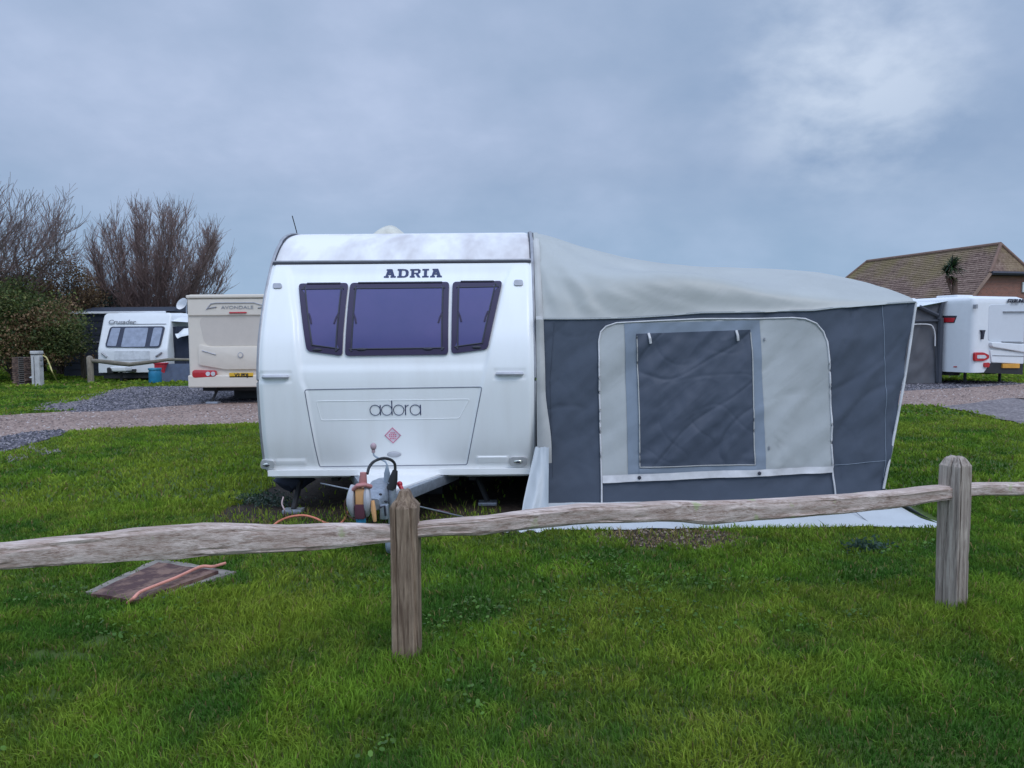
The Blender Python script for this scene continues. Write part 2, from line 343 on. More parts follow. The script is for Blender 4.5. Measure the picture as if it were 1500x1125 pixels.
SLATER = gp((1318, 573), (1318, 561), (1400, 558), (1480, 560), (1500, 563), (1400, 569))
SOILC = [(-2.6, 6.2), (-2.0, 5.7), (0.25, 6.0), (0.35, 6.7), (0.35, 12.6), (-2.3, 12.6)]
SOILP = gp((862, 786), (900, 776), (1000, 776), (1080, 780), (1095, 797), (1040, 808), (930, 801), (875, 796))
sheet('gravel_track', TRACK, 0.008, track_m, 0.10)
sheet('slate_pitch', SLATE, 0.012, slate_m, 0.12)
sheet('worn_kerb_edge', EDGE, 0.016, conc_m, 0.05)
sheet('slate_strip', SLATE2, 0.012, slate_m, 0.10)
sheet('slate_border', SLATER, 0.012, slate_m, 0.10)
sheet('tarmac_road', ROADR, 0.022, conc_m, 0.12)
sheet('bare_soil', SOILC, 0.004, soil_m, 0.08, 0.15)
sheet('bare_soil_patch', SOILP, 0.004, soil_m, 0.10, 0.1)
for q in (((20, 655), (60, 652), (72, 659), (40, 664)), ((5, 668), (30, 665), (42, 672), (12, 679)), ((48, 662), (85, 658), (90, 662), (60, 668))):
    sheet('stone_slab', gp(*q), 0.010, conc_m, 0.03, 0.1)

# gravel stones on the track, countless
def scatter_stones(name, polys, n, r0_, r1_, cols, label, z=0.01, near=None):
    xs = []; ys = []
    for poly in polys:
        P_ = np.array([p[:2] for p in poly]); a = P_.min(0); b = P_.max(0); x = rng.uniform(a[0], b[0], n*2); y = rng.uniform(a[1], b[1], n*2)
        k = inpoly(x, y, poly); xs.append(x[k]); ys.append(y[k])
    x = np.concatenate(xs)[:n*len(polys)]; y = np.concatenate(ys)[:n*len(polys)]; N = len(x)
    r = rng.uniform(r0_, r1_, N)
    base = np.array([(1, 0, 0), (-1, 0, 0), (0, 1, 0), (0, -1, 0), (0, 0, .7), (0, 0, -.3)], float)
    fc = np.array([(0, 2, 4), (2, 1, 4), (1, 3, 4), (3, 0, 4)])
    V = base[None]*r[:, None, None]*rng.uniform(0.6, 1.2, (N, 6, 1)); a = rng.uniform(0, 6.28, N); c, s = np.cos(a)[:, None], np.sin(a)[:, None]
    V = np.stack([V[..., 0]*c-V[..., 1]*s, V[..., 0]*s+V[..., 1]*c, V[..., 2]], -1); V += np.stack([x, y, np.full(N, z)], -1)[:, None]
    Fc = (fc[None]+np.arange(N)[:, None, None]*6).reshape(-1, 3)
    cc = np.array(cols)[rng.integers(0, len(cols), N)]*rng.uniform(0.7, 1.2, (N, 1))
    o = npmesh(name, V.reshape(-1, 3), [Fc], np.repeat(cc, 6, 0), bark_m); return tag(o, label, 'gravel', kind='stuff')
def npmesh(name, V, faces, colr, mat):
    me = bpy.data.meshes.new(name); nv = len(V); me.vertices.add(nv); me.vertices.foreach_set('co', V.astype(np.float32).ravel())
    ls = np.concatenate([f.ravel() for f in faces]); tot = np.concatenate([np.full(len(f), f.shape[1]) for f in faces]); st = np.concatenate([[0], np.cumsum(tot)[:-1]])
    me.loops.add(len(ls)); me.loops.foreach_set('vertex_index', ls.astype(np.int32)); me.polygons.add(len(tot)); me.polygons.foreach_set('loop_start', st.astype(np.int32))
    try: me.polygons.foreach_set('loop_total', tot.astype(np.int32))
    except Exception: pass
    a = me.color_attributes.new('col', 'FLOAT_COLOR', 'POINT'); a.data.foreach_set('color', np.concatenate([colr, np.ones((nv, 1))], 1).astype(np.float32).ravel())
    me.update(calc_edges=True); me.validate(); me.materials.append(mat); o = bpy.data.objects.new(name, me); COL.objects.link(o); return o
scatter_stones('slate_chips', [SLATE, SLATE2, SLATER], 6000, 0.012, 0.045, [(0.07, 0.065, 0.075), (0.12, 0.11, 0.13), (0.04, 0.04, 0.045), (0.22, 0.20, 0.21)], 'grey and purple slate chippings spread on the pitches beside the track')
scatter_stones('gravel', [TRACK], 24000, 0.01, 0.03, [(0.30, 0.22, 0.19), (0.22, 0.17, 0.15), (0.42, 0.36, 0.34), (0.14, 0.10, 0.09)], 'pinkish gravel stones loose on the track behind the big caravan')
scatter_stones('bark_chips', [SOILP], 900, 0.006, 0.02, [(0.10, 0.065, 0.045), (0.05, 0.035, 0.025), (0.22, 0.17, 0.13)], 'brown chips and crumbs on the bare patch before the pale awning skirt', 0.006)

# ------------------------------------------------------------------ drain cover place
DR = [gr(125, 871), gr(209, 886), gr(346, 841), gr(231, 821.5)]       # outline of the concrete surround
# ------------------------------------------------------------------ grass
SKIRT_EX = [(-.15, 6.035), (3.5, 6.035), (3.6, 7.1), (3.3, 9.4), (0.1, 9.4)]
EXCL = [TRACK, SLATE, SLATE2, SLATER, ROADR]
def vnoise(x, y, s, seed=0):
    """cheap smooth value noise on arrays"""
    x = x*s+seed*17.3; y = y*s+seed*9.1; xi = np.floor(x).astype(int); yi = np.floor(y).astype(int); fx = x-xi; fy = y-yi; fx = fx*fx*(3-2*fx); fy = fy*fy*(3-2*fy)
    def h(a, b):
        q = np.sin(a*127.1+b*311.7+seed*74.7)*43758.5453; return q-np.floor(q)
    return (h(xi, yi)*(1-fx)+h(xi+1, yi)*fx)*(1-fy)+(h(xi, yi+1)*(1-fx)+h(xi+1, yi+1)*fx)*fy
def fbm(x, y, s, seed=0): return vnoise(x, y, s, seed)*0.55+vnoise(x, y, s*2.1, seed+1)*0.28+vnoise(x, y, s*4.3, seed+2)*0.17
def grass_points(y0, y1, dens):
    xw = 0.70*y1+3.6; A = (y1-y0)*2*xw; n = int(A*dens); x = rng.uniform(-xw, xw, n); y = rng.uniform(y0, y1, n)
    k = (np.abs(x) < 0.70*y+3.4) & ((np.abs(x) < 0.70*y+.4) | (rng.random(n) < .45)); x = x[k]; y = y[k]
    # clumps
    cx = np.round(x/0.055)*0.055; cy = np.round(y/0.055)*0.055; j = vnoise(cx, cy, 31.0, 5)
    return x+(cx-x)*0.25*j, y+(cy-y)*0.25*j
def grass():
    Vs = []; Qs = []; Ts = []; Cs = []; base = 0
    for (y0, y1, dens, wd, hh) in ((1.7, 3.0, 13000, 0.0026, 0.040), (3.0, 4.6, 11000, 0.0030, 0.040), (4.6, 7.2, 5200, 0.0043, 0.040), (7.2, 14, 1200, 0.0085, 0.042), (14, 24, 300, 0.020, 0.05), (24, 46, 70, 0.05, 0.07)):
        x, y = grass_points(y0, y1, dens); keep = np.ones(len(x), bool)
        jx = x+(vnoise(x, y, 5, 3)-.5)*0.35; jy = y+(vnoise(x, y, 5, 4)-.5)*0.35
        for p in EXCL: keep &= ~inpoly(jx, jy, p)
        keep &= ~inpoly(x, y, SKIRT_EX)
        cD = sum(DR, Vector())/4; edge_ = rng.random(len(x))
        keep &= ~(inpoly(x, y, [tuple(cD+(p-cD)*.93)[:2] for p in DR]) & (edge_ > 0.01)); keep &= ~(inpoly(x, y, [tuple(p)[:2] for p in DR]) & (edge_ > 0.45))
        sp_ = inpoly(jx, jy, SOILP); keep &= ~(sp_ & (rng.random(len(x)) > 0.28))
        sc_ = inpoly(jx, jy, SOILC); keep &= ~(sc_ & (rng.random(len(x)) > np.clip(0.75-0.75*(y-5.9), 0.03, 0.7)))
        bq = gr(118, 948); keep &= ~((np.hypot((jx-bq.x)/.22, (jy-bq.y)/.10) < 1) & (rng.random(len(x)) > 0.15)); bq2 = gr(30, 1030); keep &= ~((np.hypot((jx-bq2.x)/.12, (jy-bq2.y)/.06) < 1) & (rng.random(len(x)) > 0.25))
        x = x[keep]; y = y[keep]; dead = (sp_ | (sc_ & (rng.random(len(sc_)) < 0.3)))[keep]; N = len(x)
        tuft = fbm(x, y, 2.6, 11); patch = fbm(x, y, 0.95, 21); fine = fbm(x, y, 9.0, 31)
        h = hh*(0.45+1.15*tuft)*rng.uniform(0.55, 1.25, N)*(0.8+0.5*fine); h[rng.random(N) < 0.004] *= 1.9
        q1 = gr(594.5, 977); q2 = gr(1405, 897); near_post = np.exp(-((x-q1.x)**2+(y-q1.y)**2)/0.016)+np.exp(-((x-q2.x)**2+(y-q2.y)**2)/0.016); h *= 1+0.9*near_post
        ang = rng.uniform(0, 6.28, N); lean = rng.uniform(0.15, 1.0, N)*h*(0.7+0.6*fine); la = vnoise(x, y, 3, 41)*9+rng.normal(0, 1.5, N)
        w = wd*rng.uniform(0.6, 1.3, N); dx = np.cos(ang)*w; dy = np.sin(ang)*w; lx = np.cos(la)*lean; ly = np.sin(la)*lean
        Z0 = np.full(N, -0.004)
        v = np.stack([np.stack([x-dx, y-dy, Z0], -1), np.stack([x+dx, y+dy, Z0], -1), np.stack([x+dx*.8+lx*.35, y+dy*.8+ly*.35, h*.62], -1), np.stack([x-dx*.8+lx*.35, y-dy*.8+ly*.35, h*.62], -1), np.stack([x+lx, y+ly, h*np.clip(1.02-0.25*lean/h, .5, 1)], -1)], 1)
        idx = np.arange(N)[:, None]*5+base; Vs.append(v.reshape(-1, 3)); Qs.append(idx+np.array([[0, 1, 2, 3]])); Ts.append(idx+np.array([[3, 2, 4]])); base += N*5
        g = np.array([0.155, 0.270, 0.026]); yl = np.array([0.310, 0.350, 0.042]); dk = np.array([0.052, 0.135, 0.018]); dd = np.array([0.26, 0.20, 0.08])
        a = np.clip((patch*.6+fine*.4-0.36)*3.2, 0, 1)[:, None]; b_ = np.clip((tuft-0.35)*2.5, 0, 1)[:, None]
        c = dk*(1-b_)+g*b_; c = c*(1-0.55*a)+yl*0.55*a; c = c*rng.uniform(0.65, 1.35, (N, 1))
        straw = (rng.random(N) < (0.03+0.07*np.clip((fine-.5)*3, 0, 1))) | (dead & (rng.random(N) < 0.6)); c[straw] = dd*rng.uniform(0.6, 1.3, (straw.sum(), 1))
        cc = np.repeat(c, 5, 0).reshape(N, 5, 3); cc[:, 4] *= 1.15; Cs.append(cc.reshape(-1, 3))
    o = npmesh('grass', np.concatenate(Vs), [np.concatenate(Qs), np.concatenate(Ts)], np.concatenate(Cs), grass_m)
    tag(o, 'damp green lawn grass with yellowish tufts covering the whole field', 'grass', kind='stuff')
grass()
def clover():
    n = 26000; x = rng.uniform(-4, 4.6, n); y = rng.uniform(2.3, 7.5, n); k = (fbm(x, y, 1.5, 61) > .62) & (fbm(x, y, 6, 62) > .42); k &= ~inpoly(x, y, SKIRT_EX) & ~inpoly(x, y, SOILC) & ~inpoly(x, y, [tuple(p)[:2] for p in DR])
    x = x[k]; y = y[k]; N = len(x); z = rng.uniform(.012, .036, N); r = rng.uniform(.006, .013, N); a = rng.uniform(0, 6.28, N); tl = rng.normal(0, .35, (N, 2)); V = []
    for q in range(6):
        cx = np.cos(a+q*1.047)*r; cy = np.sin(a+q*1.047)*r; V.append(np.stack([x+cx, y+cy, z+cx*tl[:, 0]+cy*tl[:, 1]], -1))
    V = np.stack(V, 1).reshape(-1, 3); F_ = np.arange(N)[:, None]*6+np.arange(6)[None]; c = np.array([(.08, .17, .025), (.10, .19, .03), (.07, .13, .03)])[rng.integers(0, 3, N)]*rng.uniform(.7, 1.3, (N, 1))
    tag(npmesh('clover', V, [F_], np.repeat(c, 6, 0), leaf_m), 'patches of small round clover leaves scattered through the lawn', 'clover', kind='stuff')
clover()
# ================================================================== MAIN CARAVAN
XL, XR = -2.16, 0.19; XC = (XL+XR)/2
PROF = crom([(6.80, .27), (6.72, .34), (6.63, .6), (6.58, .9), (6.56, 1.2), (6.60, 1.45), (6.68, 1.66), (6.82, 1.92), (6.98, 2.14), (7.10, 2.275), (7.30, 2.42), (7.58, 2.53), (7.95, 2.585), (8.6, 2.60), (12.4, 2.60)] and
            [(6.80, .27, 0), (6.72, .34, 0), (6.63, .6, 0), (6.58, .9, 0), (6.56, 1.2, 0), (6.60, 1.45, 0), (6.68, 1.66, 0), (6.82, 1.92, 0), (6.98, 2.14, 0), (7.10, 2.275, 0), (7.30, 2.42, 0), (7.58, 2.53, 0), (7.95, 2.585, 0), (8.6, 2.60, 0)], 10)
PROF = [(p[0], p[1]) for p in PROF]
def yprof(z):
    for (a, b), (c, d) in zip(PROF, PROF[1:]):
        if z <= d: return a+(c-a)*(z-b)/(d-b) if d > b else a
    return PROF[-1][0]
def nprof(z):
    d = (yprof(z+.03)-yprof(z-.03))/.06; v = Vector((0, -1, d)); return v.normalized()
def S2(px, py):
    d = ray(px, py); best = None
    for (a, b), (c, e) in zip(PROF, PROF[1:]):
        # CAM + t d : y = t dy, z = 1.55 + t dz ; segment
        sy, sz = c-a, e-b; den = d.y*sz-d.z*sy
        if abs(den) < 1e-9: continue
        t = (a*sz-(b-CAMZ)*sy)/den; q = ((t*d.y-a)*sy+(CAMZ+t*d.z-b)*sz)/(sy*sy+sz*sz)
        if -1e-6 <= q <= 1+1e-6 and t > 0 and (best is None or t < best): best = t
    p = CAM+d*(best or 6.7/d.y); return (p.x, p.z)
XLc = [S2(*p)[::-1] for p in ((468, 690), (447, 575), (440, 560), (430, 467), (421, 386))]
XRc = [S2(*p)[::-1] for p in ((684, 688), (706, 567), (716, 525), (738, 423), (753, 386))]
_zledge = S2(600, 540)[1]; _ztop = S2(600, 388)[1]
def relief(x, z):
    a = lin(z, XLc); b = lin(z, XRc)
    r = 0.026*sst(-0.012, 0.038, x-a)*sst(-0.012, 0.038, b-x)
    r *= sst(_ztop+.02, _ztop-.10, z) if z > _ztop-.10 else 1
    r -= 0.012*sst(_zledge+.05, _zledge-.03, z)*sst(-0.012, 0.05, x-a)*sst(-0.012, 0.05, b-x)
    for (x0, x1, z0, z1, dd) in EMB:
        r += dd*sst(0, .012, x-x0)*sst(0, .012, x1-x)*sst(0, .012, z-z0)*sst(0, .012, z1-z)
    e = min(x-XL, XR-x); r += 0.028*(1-sst(0, .06, e))**2
    if z < .38: r += 0.0
    return r
EMB = []
for (a, b, c, d, dd) in ((403, 673, 450, 683, -.010), (697, 668, 745, 680, -.010), (378, 544, 428, 561, .006), (722, 540, 771, 556, .006)):
    p = S2(a, b); q = S2(c, d); EMB.append((p[0], q[0], q[1], p[1], dd))
def surf(x, z, off=0.0):
    p = Vector((x, yprof(z)+relief(x, z), z)); return p+nprof(z)*off
def spx(px, py, off=0.0): return surf(*S2(px, py), off)
def densify(poly, d=.045):
    out = []
    for i in range(len(poly)):
        a = Vector(poly[i]); b = Vector(poly[(i+1) % len(poly)]); k = max(1, int((b-a).length/d))
        out += [tuple(a+(b-a)*j/k) for j in range(k)]
    return out
def patch(mb, poly, off, rings=7, rim=True, drop=0.03):
    """polygon (x,z) pressed onto the caravan front, standing 'off' proud of it"""
    poly = densify(poly)
    n = len(poly); cx = sum(p[0] for p in poly)/n; cz = sum(p[1] for p in poly)/n
    vs = [surf(cx, cz, off)]; fs = []
    for k in range(1, rings+1):
        s = k/rings
        for p in poly: vs.append(surf(cx+(p[0]-cx)*s, cz+(p[1]-cz)*s, off))
    for j in range(n): fs.append((0, 1+j, 1+(j+1) % n))
    for k in range(rings-1):
        for j in range(n): fs.append((1+k*n+j, 1+(k+1)*n+j, 1+(k+1)*n+(j+1) % n, 1+k*n+(j+1) % n))
    if rim:
        b = len(vs)
        for p in poly: vs.append(surf(p[0], p[1], off-drop))
        for j in range(n): fs.append((1+(rings-1)*n+j, b+j, b+(j+1) % n, 1+(rings-1)*n+(j+1) % n))
    mb.add(vs, fs); return mb
def spoly(px, r=0.02, n=5): return [tuple(p) for p in rpoly([S2(*p) for p in px], r, n)]
def shrink(poly, d):
    cx = sum(p[0] for p in poly)/len(poly); cz = sum(p[1] for p in poly)/len(poly); out = []
    n = len(poly)
    for i in range(n):
        a = Vector(poly[i-1]); c = Vector(poly[(i+1) % n]); t = (c-a).normalized() if (c-a).length > 1e-9 else Vector((1, 0)); nn = Vector((-t.y, t.x))
        p = Vector(poly[i]); inw = Vector((cx, cz))-p
        if nn.dot(inw) < 0: nn = -nn
        out.append(tuple(p+nn*d))
    return out
def outline(mb, poly, r, off, close=True):
    """tube that follows a polyline on the front surface"""
    pts = []; n = len(poly)
    for i in range(n if close else n-1):
        a = Vector(poly[i]); b = Vector(poly[(i+1) % n]); k = max(1, int((b-a).length/.04))
        for j in range(k): q = a+(b-a)*j/k; pts.append(surf(q.x, q.y, off))
    if close: pts += [pts[0], pts[1]]
    else: q = poly[-1]; pts.append(surf(q[0], q[1], off))
    mb.tube(pts, r, 6, cap=False); return mb

cv = thing('touring_caravan', (XC, 8.0, 0), 'large white caravan with purple windows seen nose-on behind the wooden fence', 'caravan', 'touring caravans parked on the pitches')
zseam = S2(590, 384)[1]
def body():
    m = MB(); rows = []
    NX = 190
    xs = [XL+(XR-XL)*i/NX for i in range(NX+1)]
    zs = []; z = .30
    while z < zseam-.012: zs.append(z); z += .013
    zs.append(zseam-.010)
    zc = .30
    for z in zs:
        row = []
        for x in xs:
            e = min(x-XL, XR-x); lift = 0.075*(1-math.sqrt(max(0, 1-(1-min(1, e/.09))**2)))
            # cut-away above the drawbar
            cut = 0.035 if XC-.44 < x < XC+.40 else 0.0
            zz = max(z, .315+lift+cut) if z < .45 else z
            p = surf(x, zz); 
            if z <= .30: p = p+Vector((0, .05, 0))
            row.append(p)
        rows.append(row)
    # under-lip
    rows.insert(0, [p+Vector((0, .16, .0)) for p in rows[0]])
    m.grid(rows)
    return m
bdy = body().build('body', white, cv)
# lower moulded lip line
m = MB()
for zz, rr in ((S2(600, 689)[1], .004),):
    m.tube([surf(x, zz, -.001) for x in np.linspace(XL+.05, XR-.05, 60)], rr, 6)
m.build('lip_groove', handle_m, bdy)
# side walls, back
m = MB()
sec = [(yprof(z)+.06, z) for z in np.linspace(.34, 2.5, 40)]+[(8.1, 2.585), (12.2, 2.59), (12.5, 2.45), (12.62, 1.4), (12.6, .36)]
for x, d in ((XL+.001, .03), (XR-.031, .03)): m.prism([(x, a, b) for a, b in sec], (d, 0, 0))
m.box((XC, 12.58, 1.45), (XR-XL-.07, .05, 2.1)); m.box((XC, 9.6, .37), (XR-XL-.07, 5.9, .05))
m.build('side_and_rear_walls', white, cv, smooth=False)
# roof cap
m = MB(); rows = []
for (y, z) in [p for p in PROF if p[1] > zseam+.016]+[(12.2, 2.60), (12.5, 2.45)]:
    row = []
    for i in range(81):
        x = XL+(XR-XL)*i/80; e = min(x-XL, XR-x); d = .05*(1-math.sqrt(max(0, 1-(1-min(1, e/.07))**2)))
        row.append((x, y+d*(1 if z < 2.5 else 0), z-d*(1 if z >= 2.5 else .4)))
    rows.append(row)
m.grid(rows); rf = m.build('roof', roofw, cv)
m = MB()
m.tube([(x, yprof(zseam+.010)-.006, zseam+.012) for x in np.linspace(XL+.01, XR-.01, 8)], .011, 8)
m.build('seam_strip', trim_m, cv)
m = MB(); m.tube([(x, yprof(zseam-.006)-.004, zseam-.006) for x in np.linspace(XL+.01, XR-.01, 8)], .010, 8)
m.build('seam_seal', seam_m, cv)
# edge trims along both sides (awning rail)
for sx, x in ((-1, XL-.006), (1, XR+.004)):
    m = MB(); pts = [(x, yprof(z)+.045 if z < 2.45 else yprof(z)+.02, z) for z in np.linspace(.40, 2.578, 70)]+[(x, 9.5, 2.605), (x, 12.3, 2.605)]
    m.tube(pts, .020, 8); m.build('edge_trim', trim_m, cv)
    m = MB(); m.tube([(p[0]-sx*.018, p[1]-.012, p[2]) for p in pts[:70]], .007, 6); m.build('edge_seal', seam_m, cv)
# windows
for px in (((437, 417), (510, 416), (501, 522), (449, 515)), ((513, 416), (658, 414.5), (656.5, 520), (505, 522)), ((663, 414.5), (736, 413), (714, 512), (661, 519))):
    P0 = spoly(px, .035); m = MB(); patch(m, P0, .020, 8); wf = m.build('window', tint_m, cv)
    P1 = shrink(P0, .055); m = MB(); patch(m, P1, .0222, 8, rim=False); m.build('blind', blind_m, wf)
    m = MB(); outline(m, P1, .007, .022); m.build('seal', seam_m, wf)
    xs = [p[0] for p in P0]; zt = max(p[1] for p in P0); a, b = min(xs)+.07, max(xs)-.07
    m = MB(); m.tube([surf(a+(b-a)*i/12, zt-.004+.0*i, .018) for i in range(13)], .013, 6, flat=.8); m.build('hinge_rail', seam_m, wf)
    zb = min(p[1] for p in P1); xa, xb = min(p[0] for p in P1), max(p[0] for p in P1); zm = (zt+zb)/2-.02
    def inside_x(z, s):
        c = [p for p in P1]; best = None
        for i in range(len(c)):
            p, q = c[i-1], c[i]
            if (p[1]-z)*(q[1]-z) <= 0 and abs(p[1]-q[1]) > 1e-6:
                xx = p[0]+(q[0]-p[0])*(z-p[1])/(q[1]-p[1]); best = xx if best is None or (xx-best)*s > 0 else best
        return best
    for s in (-1, 1):
        for zq, hh in ((zm, .09),):
            xx = inside_x(zq, s)
            if xx is None: continue
            m = MB(); m.tube([surf(xx-s*.0, zq+hh/2, .021), surf(xx-s*.018, zq, .023), surf(xx-s*.03, zq-hh/2, .021)], .009, 6); m.build('stay', tint_m, wf)
    w = xb-xa; lx = [XC*0+xa+w*.5] if w < .5 else [xa+w*.13, xa+w*.83]
    for x in lx:
        m = MB(); m.ell(surf(x, zb+.016, .022), (.042, .012, .014)); m.build('latch', seam_m, wf)
# locker
LK = [S2(*p) for p in ((446, 571), (706, 567), (684, 681), (468, 684))]
lk = rpoly(LK, .02)
m = MB(); outline(m, [tuple(p) for p in lk], .0042, .0005); lock = m.build('locker_door', pmat('groove_grey', (0.17, .18, .22), .5), cv)
IN = [S2(*p) for p in ((463, 588), (688, 585), (672, 613), (470, 616))]
m = MB(); outline(m, [tuple(p) for p in rpoly(IN, .02)], .0032, .0005); m.build('pressed_panel', white, lock)
m = MB(); c = S2(577, 666); m.grid([[surf(c[0]+math.cos(a)*.062*s, c[1]+math.sin(a)*.026*s, .012*math.sqrt(max(0, 1-s*s*.98))+.002) for a in np.linspace(0, 2*math.pi, 25)] for s in (.01, .4, .7, .9, 1.0)]); m.build('locker_handle', handle_m, lock)
# sticker: diamond with pink rim
def dia(cx, cz, r): return [(cx, cz+r), (cx+r, cz), (cx, cz-r), (cx-r, cz)]
c = S2(575, 638); m = MB(); patch(m, dia(c[0], c[1], .075), .003, 2, drop=.004); st = m.build('gas_sticker', stick, cv, smooth=False)
m = MB(); outline(m, dia(c[0], c[1], .066), .0042, .003)
for k, (w, dz) in enumerate(((.022, .024), (.034, .008), (.034, -.008), (.026, -.026))):
    for i in range(4): m.box(surf(c[0]-w+(i+.5)*w/2, c[1]+dz, .0042), (w*.32, .002, .009+.003*((i+k) % 2)))
m.build('print', stickr, st)
# lettering: heavy slab capitals
def slab(word, px0, px1, pyt, pyb):
    x0, z1 = S2(px0, pyt); x1, z0 = S2(px1, pyb); H = z1-z0; mb = MB(); q = [0]
    def poly(pts, X, wd):
        q[0] += 1; off = .003+.0004*(q[0] % 5); n = len(pts); f = [surf(X+p[0]*wd, z0+p[1]*H, off) for p in pts]; b = [surf(X+p[0]*wd, z0+p[1]*H, off-.003) for p in pts]
        mb.add(f+b, [tuple(range(n))]+[(i, (i+1) % n, (i+1) % n+n, i+n) for i in range(n)])
    def R_(a, b, c, d): return [(a, b), (c, b), (c, d), (a, d)]
    G = {'A': [[(.30, 1), (.62, 1), (.30, .16), (.12, .16)], [(.40, 1), (.66, 1), (.90, .16), (.62, .16)], R_(.28, .32, .72, .47), R_(0, 0, .42, .18), R_(.55, 0, 1, .18), R_(.18, .86, .5, 1)],
         'D': [R_(.12, .1, .38, .95), R_(0, 0, .5, .17), R_(0, .83, .5, 1), [(.45, 1), (.72, .99), (.92, .86), (.70, .74), (.62, .83), (.45, .83)], [(.92, .86), (1, .68), (1, .32), (.92, .14), (.70, .26), (.74, .4), (.74, .6), (.70, .74)], [(.45, 0), (.72, .01), (.92, .14), (.70, .26), (.62, .17), (.45, .17)]],
         'R': [R_(.12, .1, .38, .95), R_(0, 0, .46, .17), R_(0, .83, .5, 1), [(.45, 1), (.8, 1), (.96, .88), (.96, .58), (.8, .45), (.72, .58), (.72, .83), (.45, .83)], R_(.38, .42, .8, .56), [(.50, .44), (.74, .44), (1.0, .0), (.74, .0)]],
         'I': [R_(.28, .1, .72, .9), R_(0, 0, 1, .17), R_(0, .83, 1, 1)]}
    wid = {'A': 1.12, 'D': 1.05, 'R': 1.02, 'I': .62}; tot = sum(wid[c] for c in word)+.13*(len(word)-1); u = (x1-x0)/tot; X = x0
    for ch in word:
        for p in G[ch]: poly(p, X, wid[ch]*u)
        X += (wid[ch]+.13)*u
    return mb
slab('ADRIA', 563, 647, 394.5, 406).build('lettering', navy_m, cv, smooth=False)
def adora():
    mb = MB(); (x0, zt) = S2(541, 587); (x1, zb) = S2(609.5, 608); r = (x1-x0)/8.9; zc = zb+r; w = .0042; X = x0
    def ring(cx): mb.tube([surf(cx+r*math.cos(a), zc+r*math.sin(a), .003) for a in np.linspace(0, 2*math.pi, 26)], w, 6, cap=False, flat=.7)
    def stem(x, a, b): mb.tube([surf(x, a, .0032), surf(x, b, .0032)], w, 6, flat=.7)
    cx = X+r; ring(cx); stem(cx+r, zb, zb+2*r)
    cx += 2*r+.25*r; ring(cx); stem(cx+r, zb, zt)
    cx += 2*r+.3*r; ring(cx)
    cx += 1.3*r; stem(cx, zb, zb+2*r); mb.tube([surf(cx+r*.7*(1-math.cos(a)), zb+r*1.25+r*.7*math.sin(a), .003) for a in np.linspace(.1, 1.5, 8)], w, 6, flat=.7)
    cx += 1.9*r; ring(cx); stem(cx+r, zb, zb+2*r)
    return mb
adora().build('model_script', navy_m, cv)
# small fittings
for (a, b, c, d) in ((400, 416, 413, 423), (753, 411, 766, 419)):
    P0 = spoly(((a, b), (c, b), (c, d), (a, d)), .02); m = MB(); patch(m, P0, .012, 3); m.build('marker_light', trim_m, cv)
for (a, b, c, d) in ((383, 548, 425, 557), (725, 543.5, 768, 552.5)):
    p = S2(a+3, (b+d)/2); q = S2(c-3, (b+d)/2); m = MB(); m.tube([surf(p[0]+(q[0]-p[0])*i/6, p[1], .030 if 0 < i < 6 else .004) for i in range(7)], .021, 8, flat=.8); m.build('grab_handle', handle_m, cv)
for (a, b, c, d) in ((381, 673, 403, 686), (746, 668, 772, 681)):
    P0 = spoly(((a, b), (c, b), (c, d), (a, d)), .035); m = MB(); patch(m, P0, .022, 4); lp = m.build('front_lamp', lens_m, cv)
    cx = sum(p[0] for p in P0)/len(P0); cz = sum(p[1] for p in P0)/len(P0)
    m = MB(); m.ell(surf(cx, cz, .020), (.042, .012, .018)); m.build('reflector', chrome, lp)
    m = MB(); m.ell(surf(cx, cz, .030), (.018, .006, .010)); m.build('bulb', seam_m, lp)
# roof vent and aerial
vp = at(574, 348, 8.6); vx = vp.x
m = MB(); rows = []
for i in range(17):
    t = i/16; x = vx-.205+.43*t; hgt = .165*math.sin(math.pi*min(1, t*1.0))**.55*(1 if t < .45 else 1-.55*sst(.45, 1, t)); hgt = max(hgt, .004)
    rows.append([(x, 8.6+.26*math.cos(a), 2.600+hgt*math.sin(a)) for a in np.linspace(0, math.pi, 13)])
m.grid(rows); m.build('roof_vent', cream, cv)
a0 = at(437, 349, 8.2); a1 = at(428, 316, 8.15)
m = MB(); m.tube([Vector((a0.x, 8.2, 2.58)), (a0.x*.5+a1.x*.5, 8.18, (2.58+a1.z)/2), (a1.x, 8.15, a1.z)], .005, 6); ae = m.build('aerial', black_m, cv)
m = MB(); m.ell((a0.x, 8.2, 2.60), (.03, .03, .03)); m.build('aerial_base', black_m, ae)
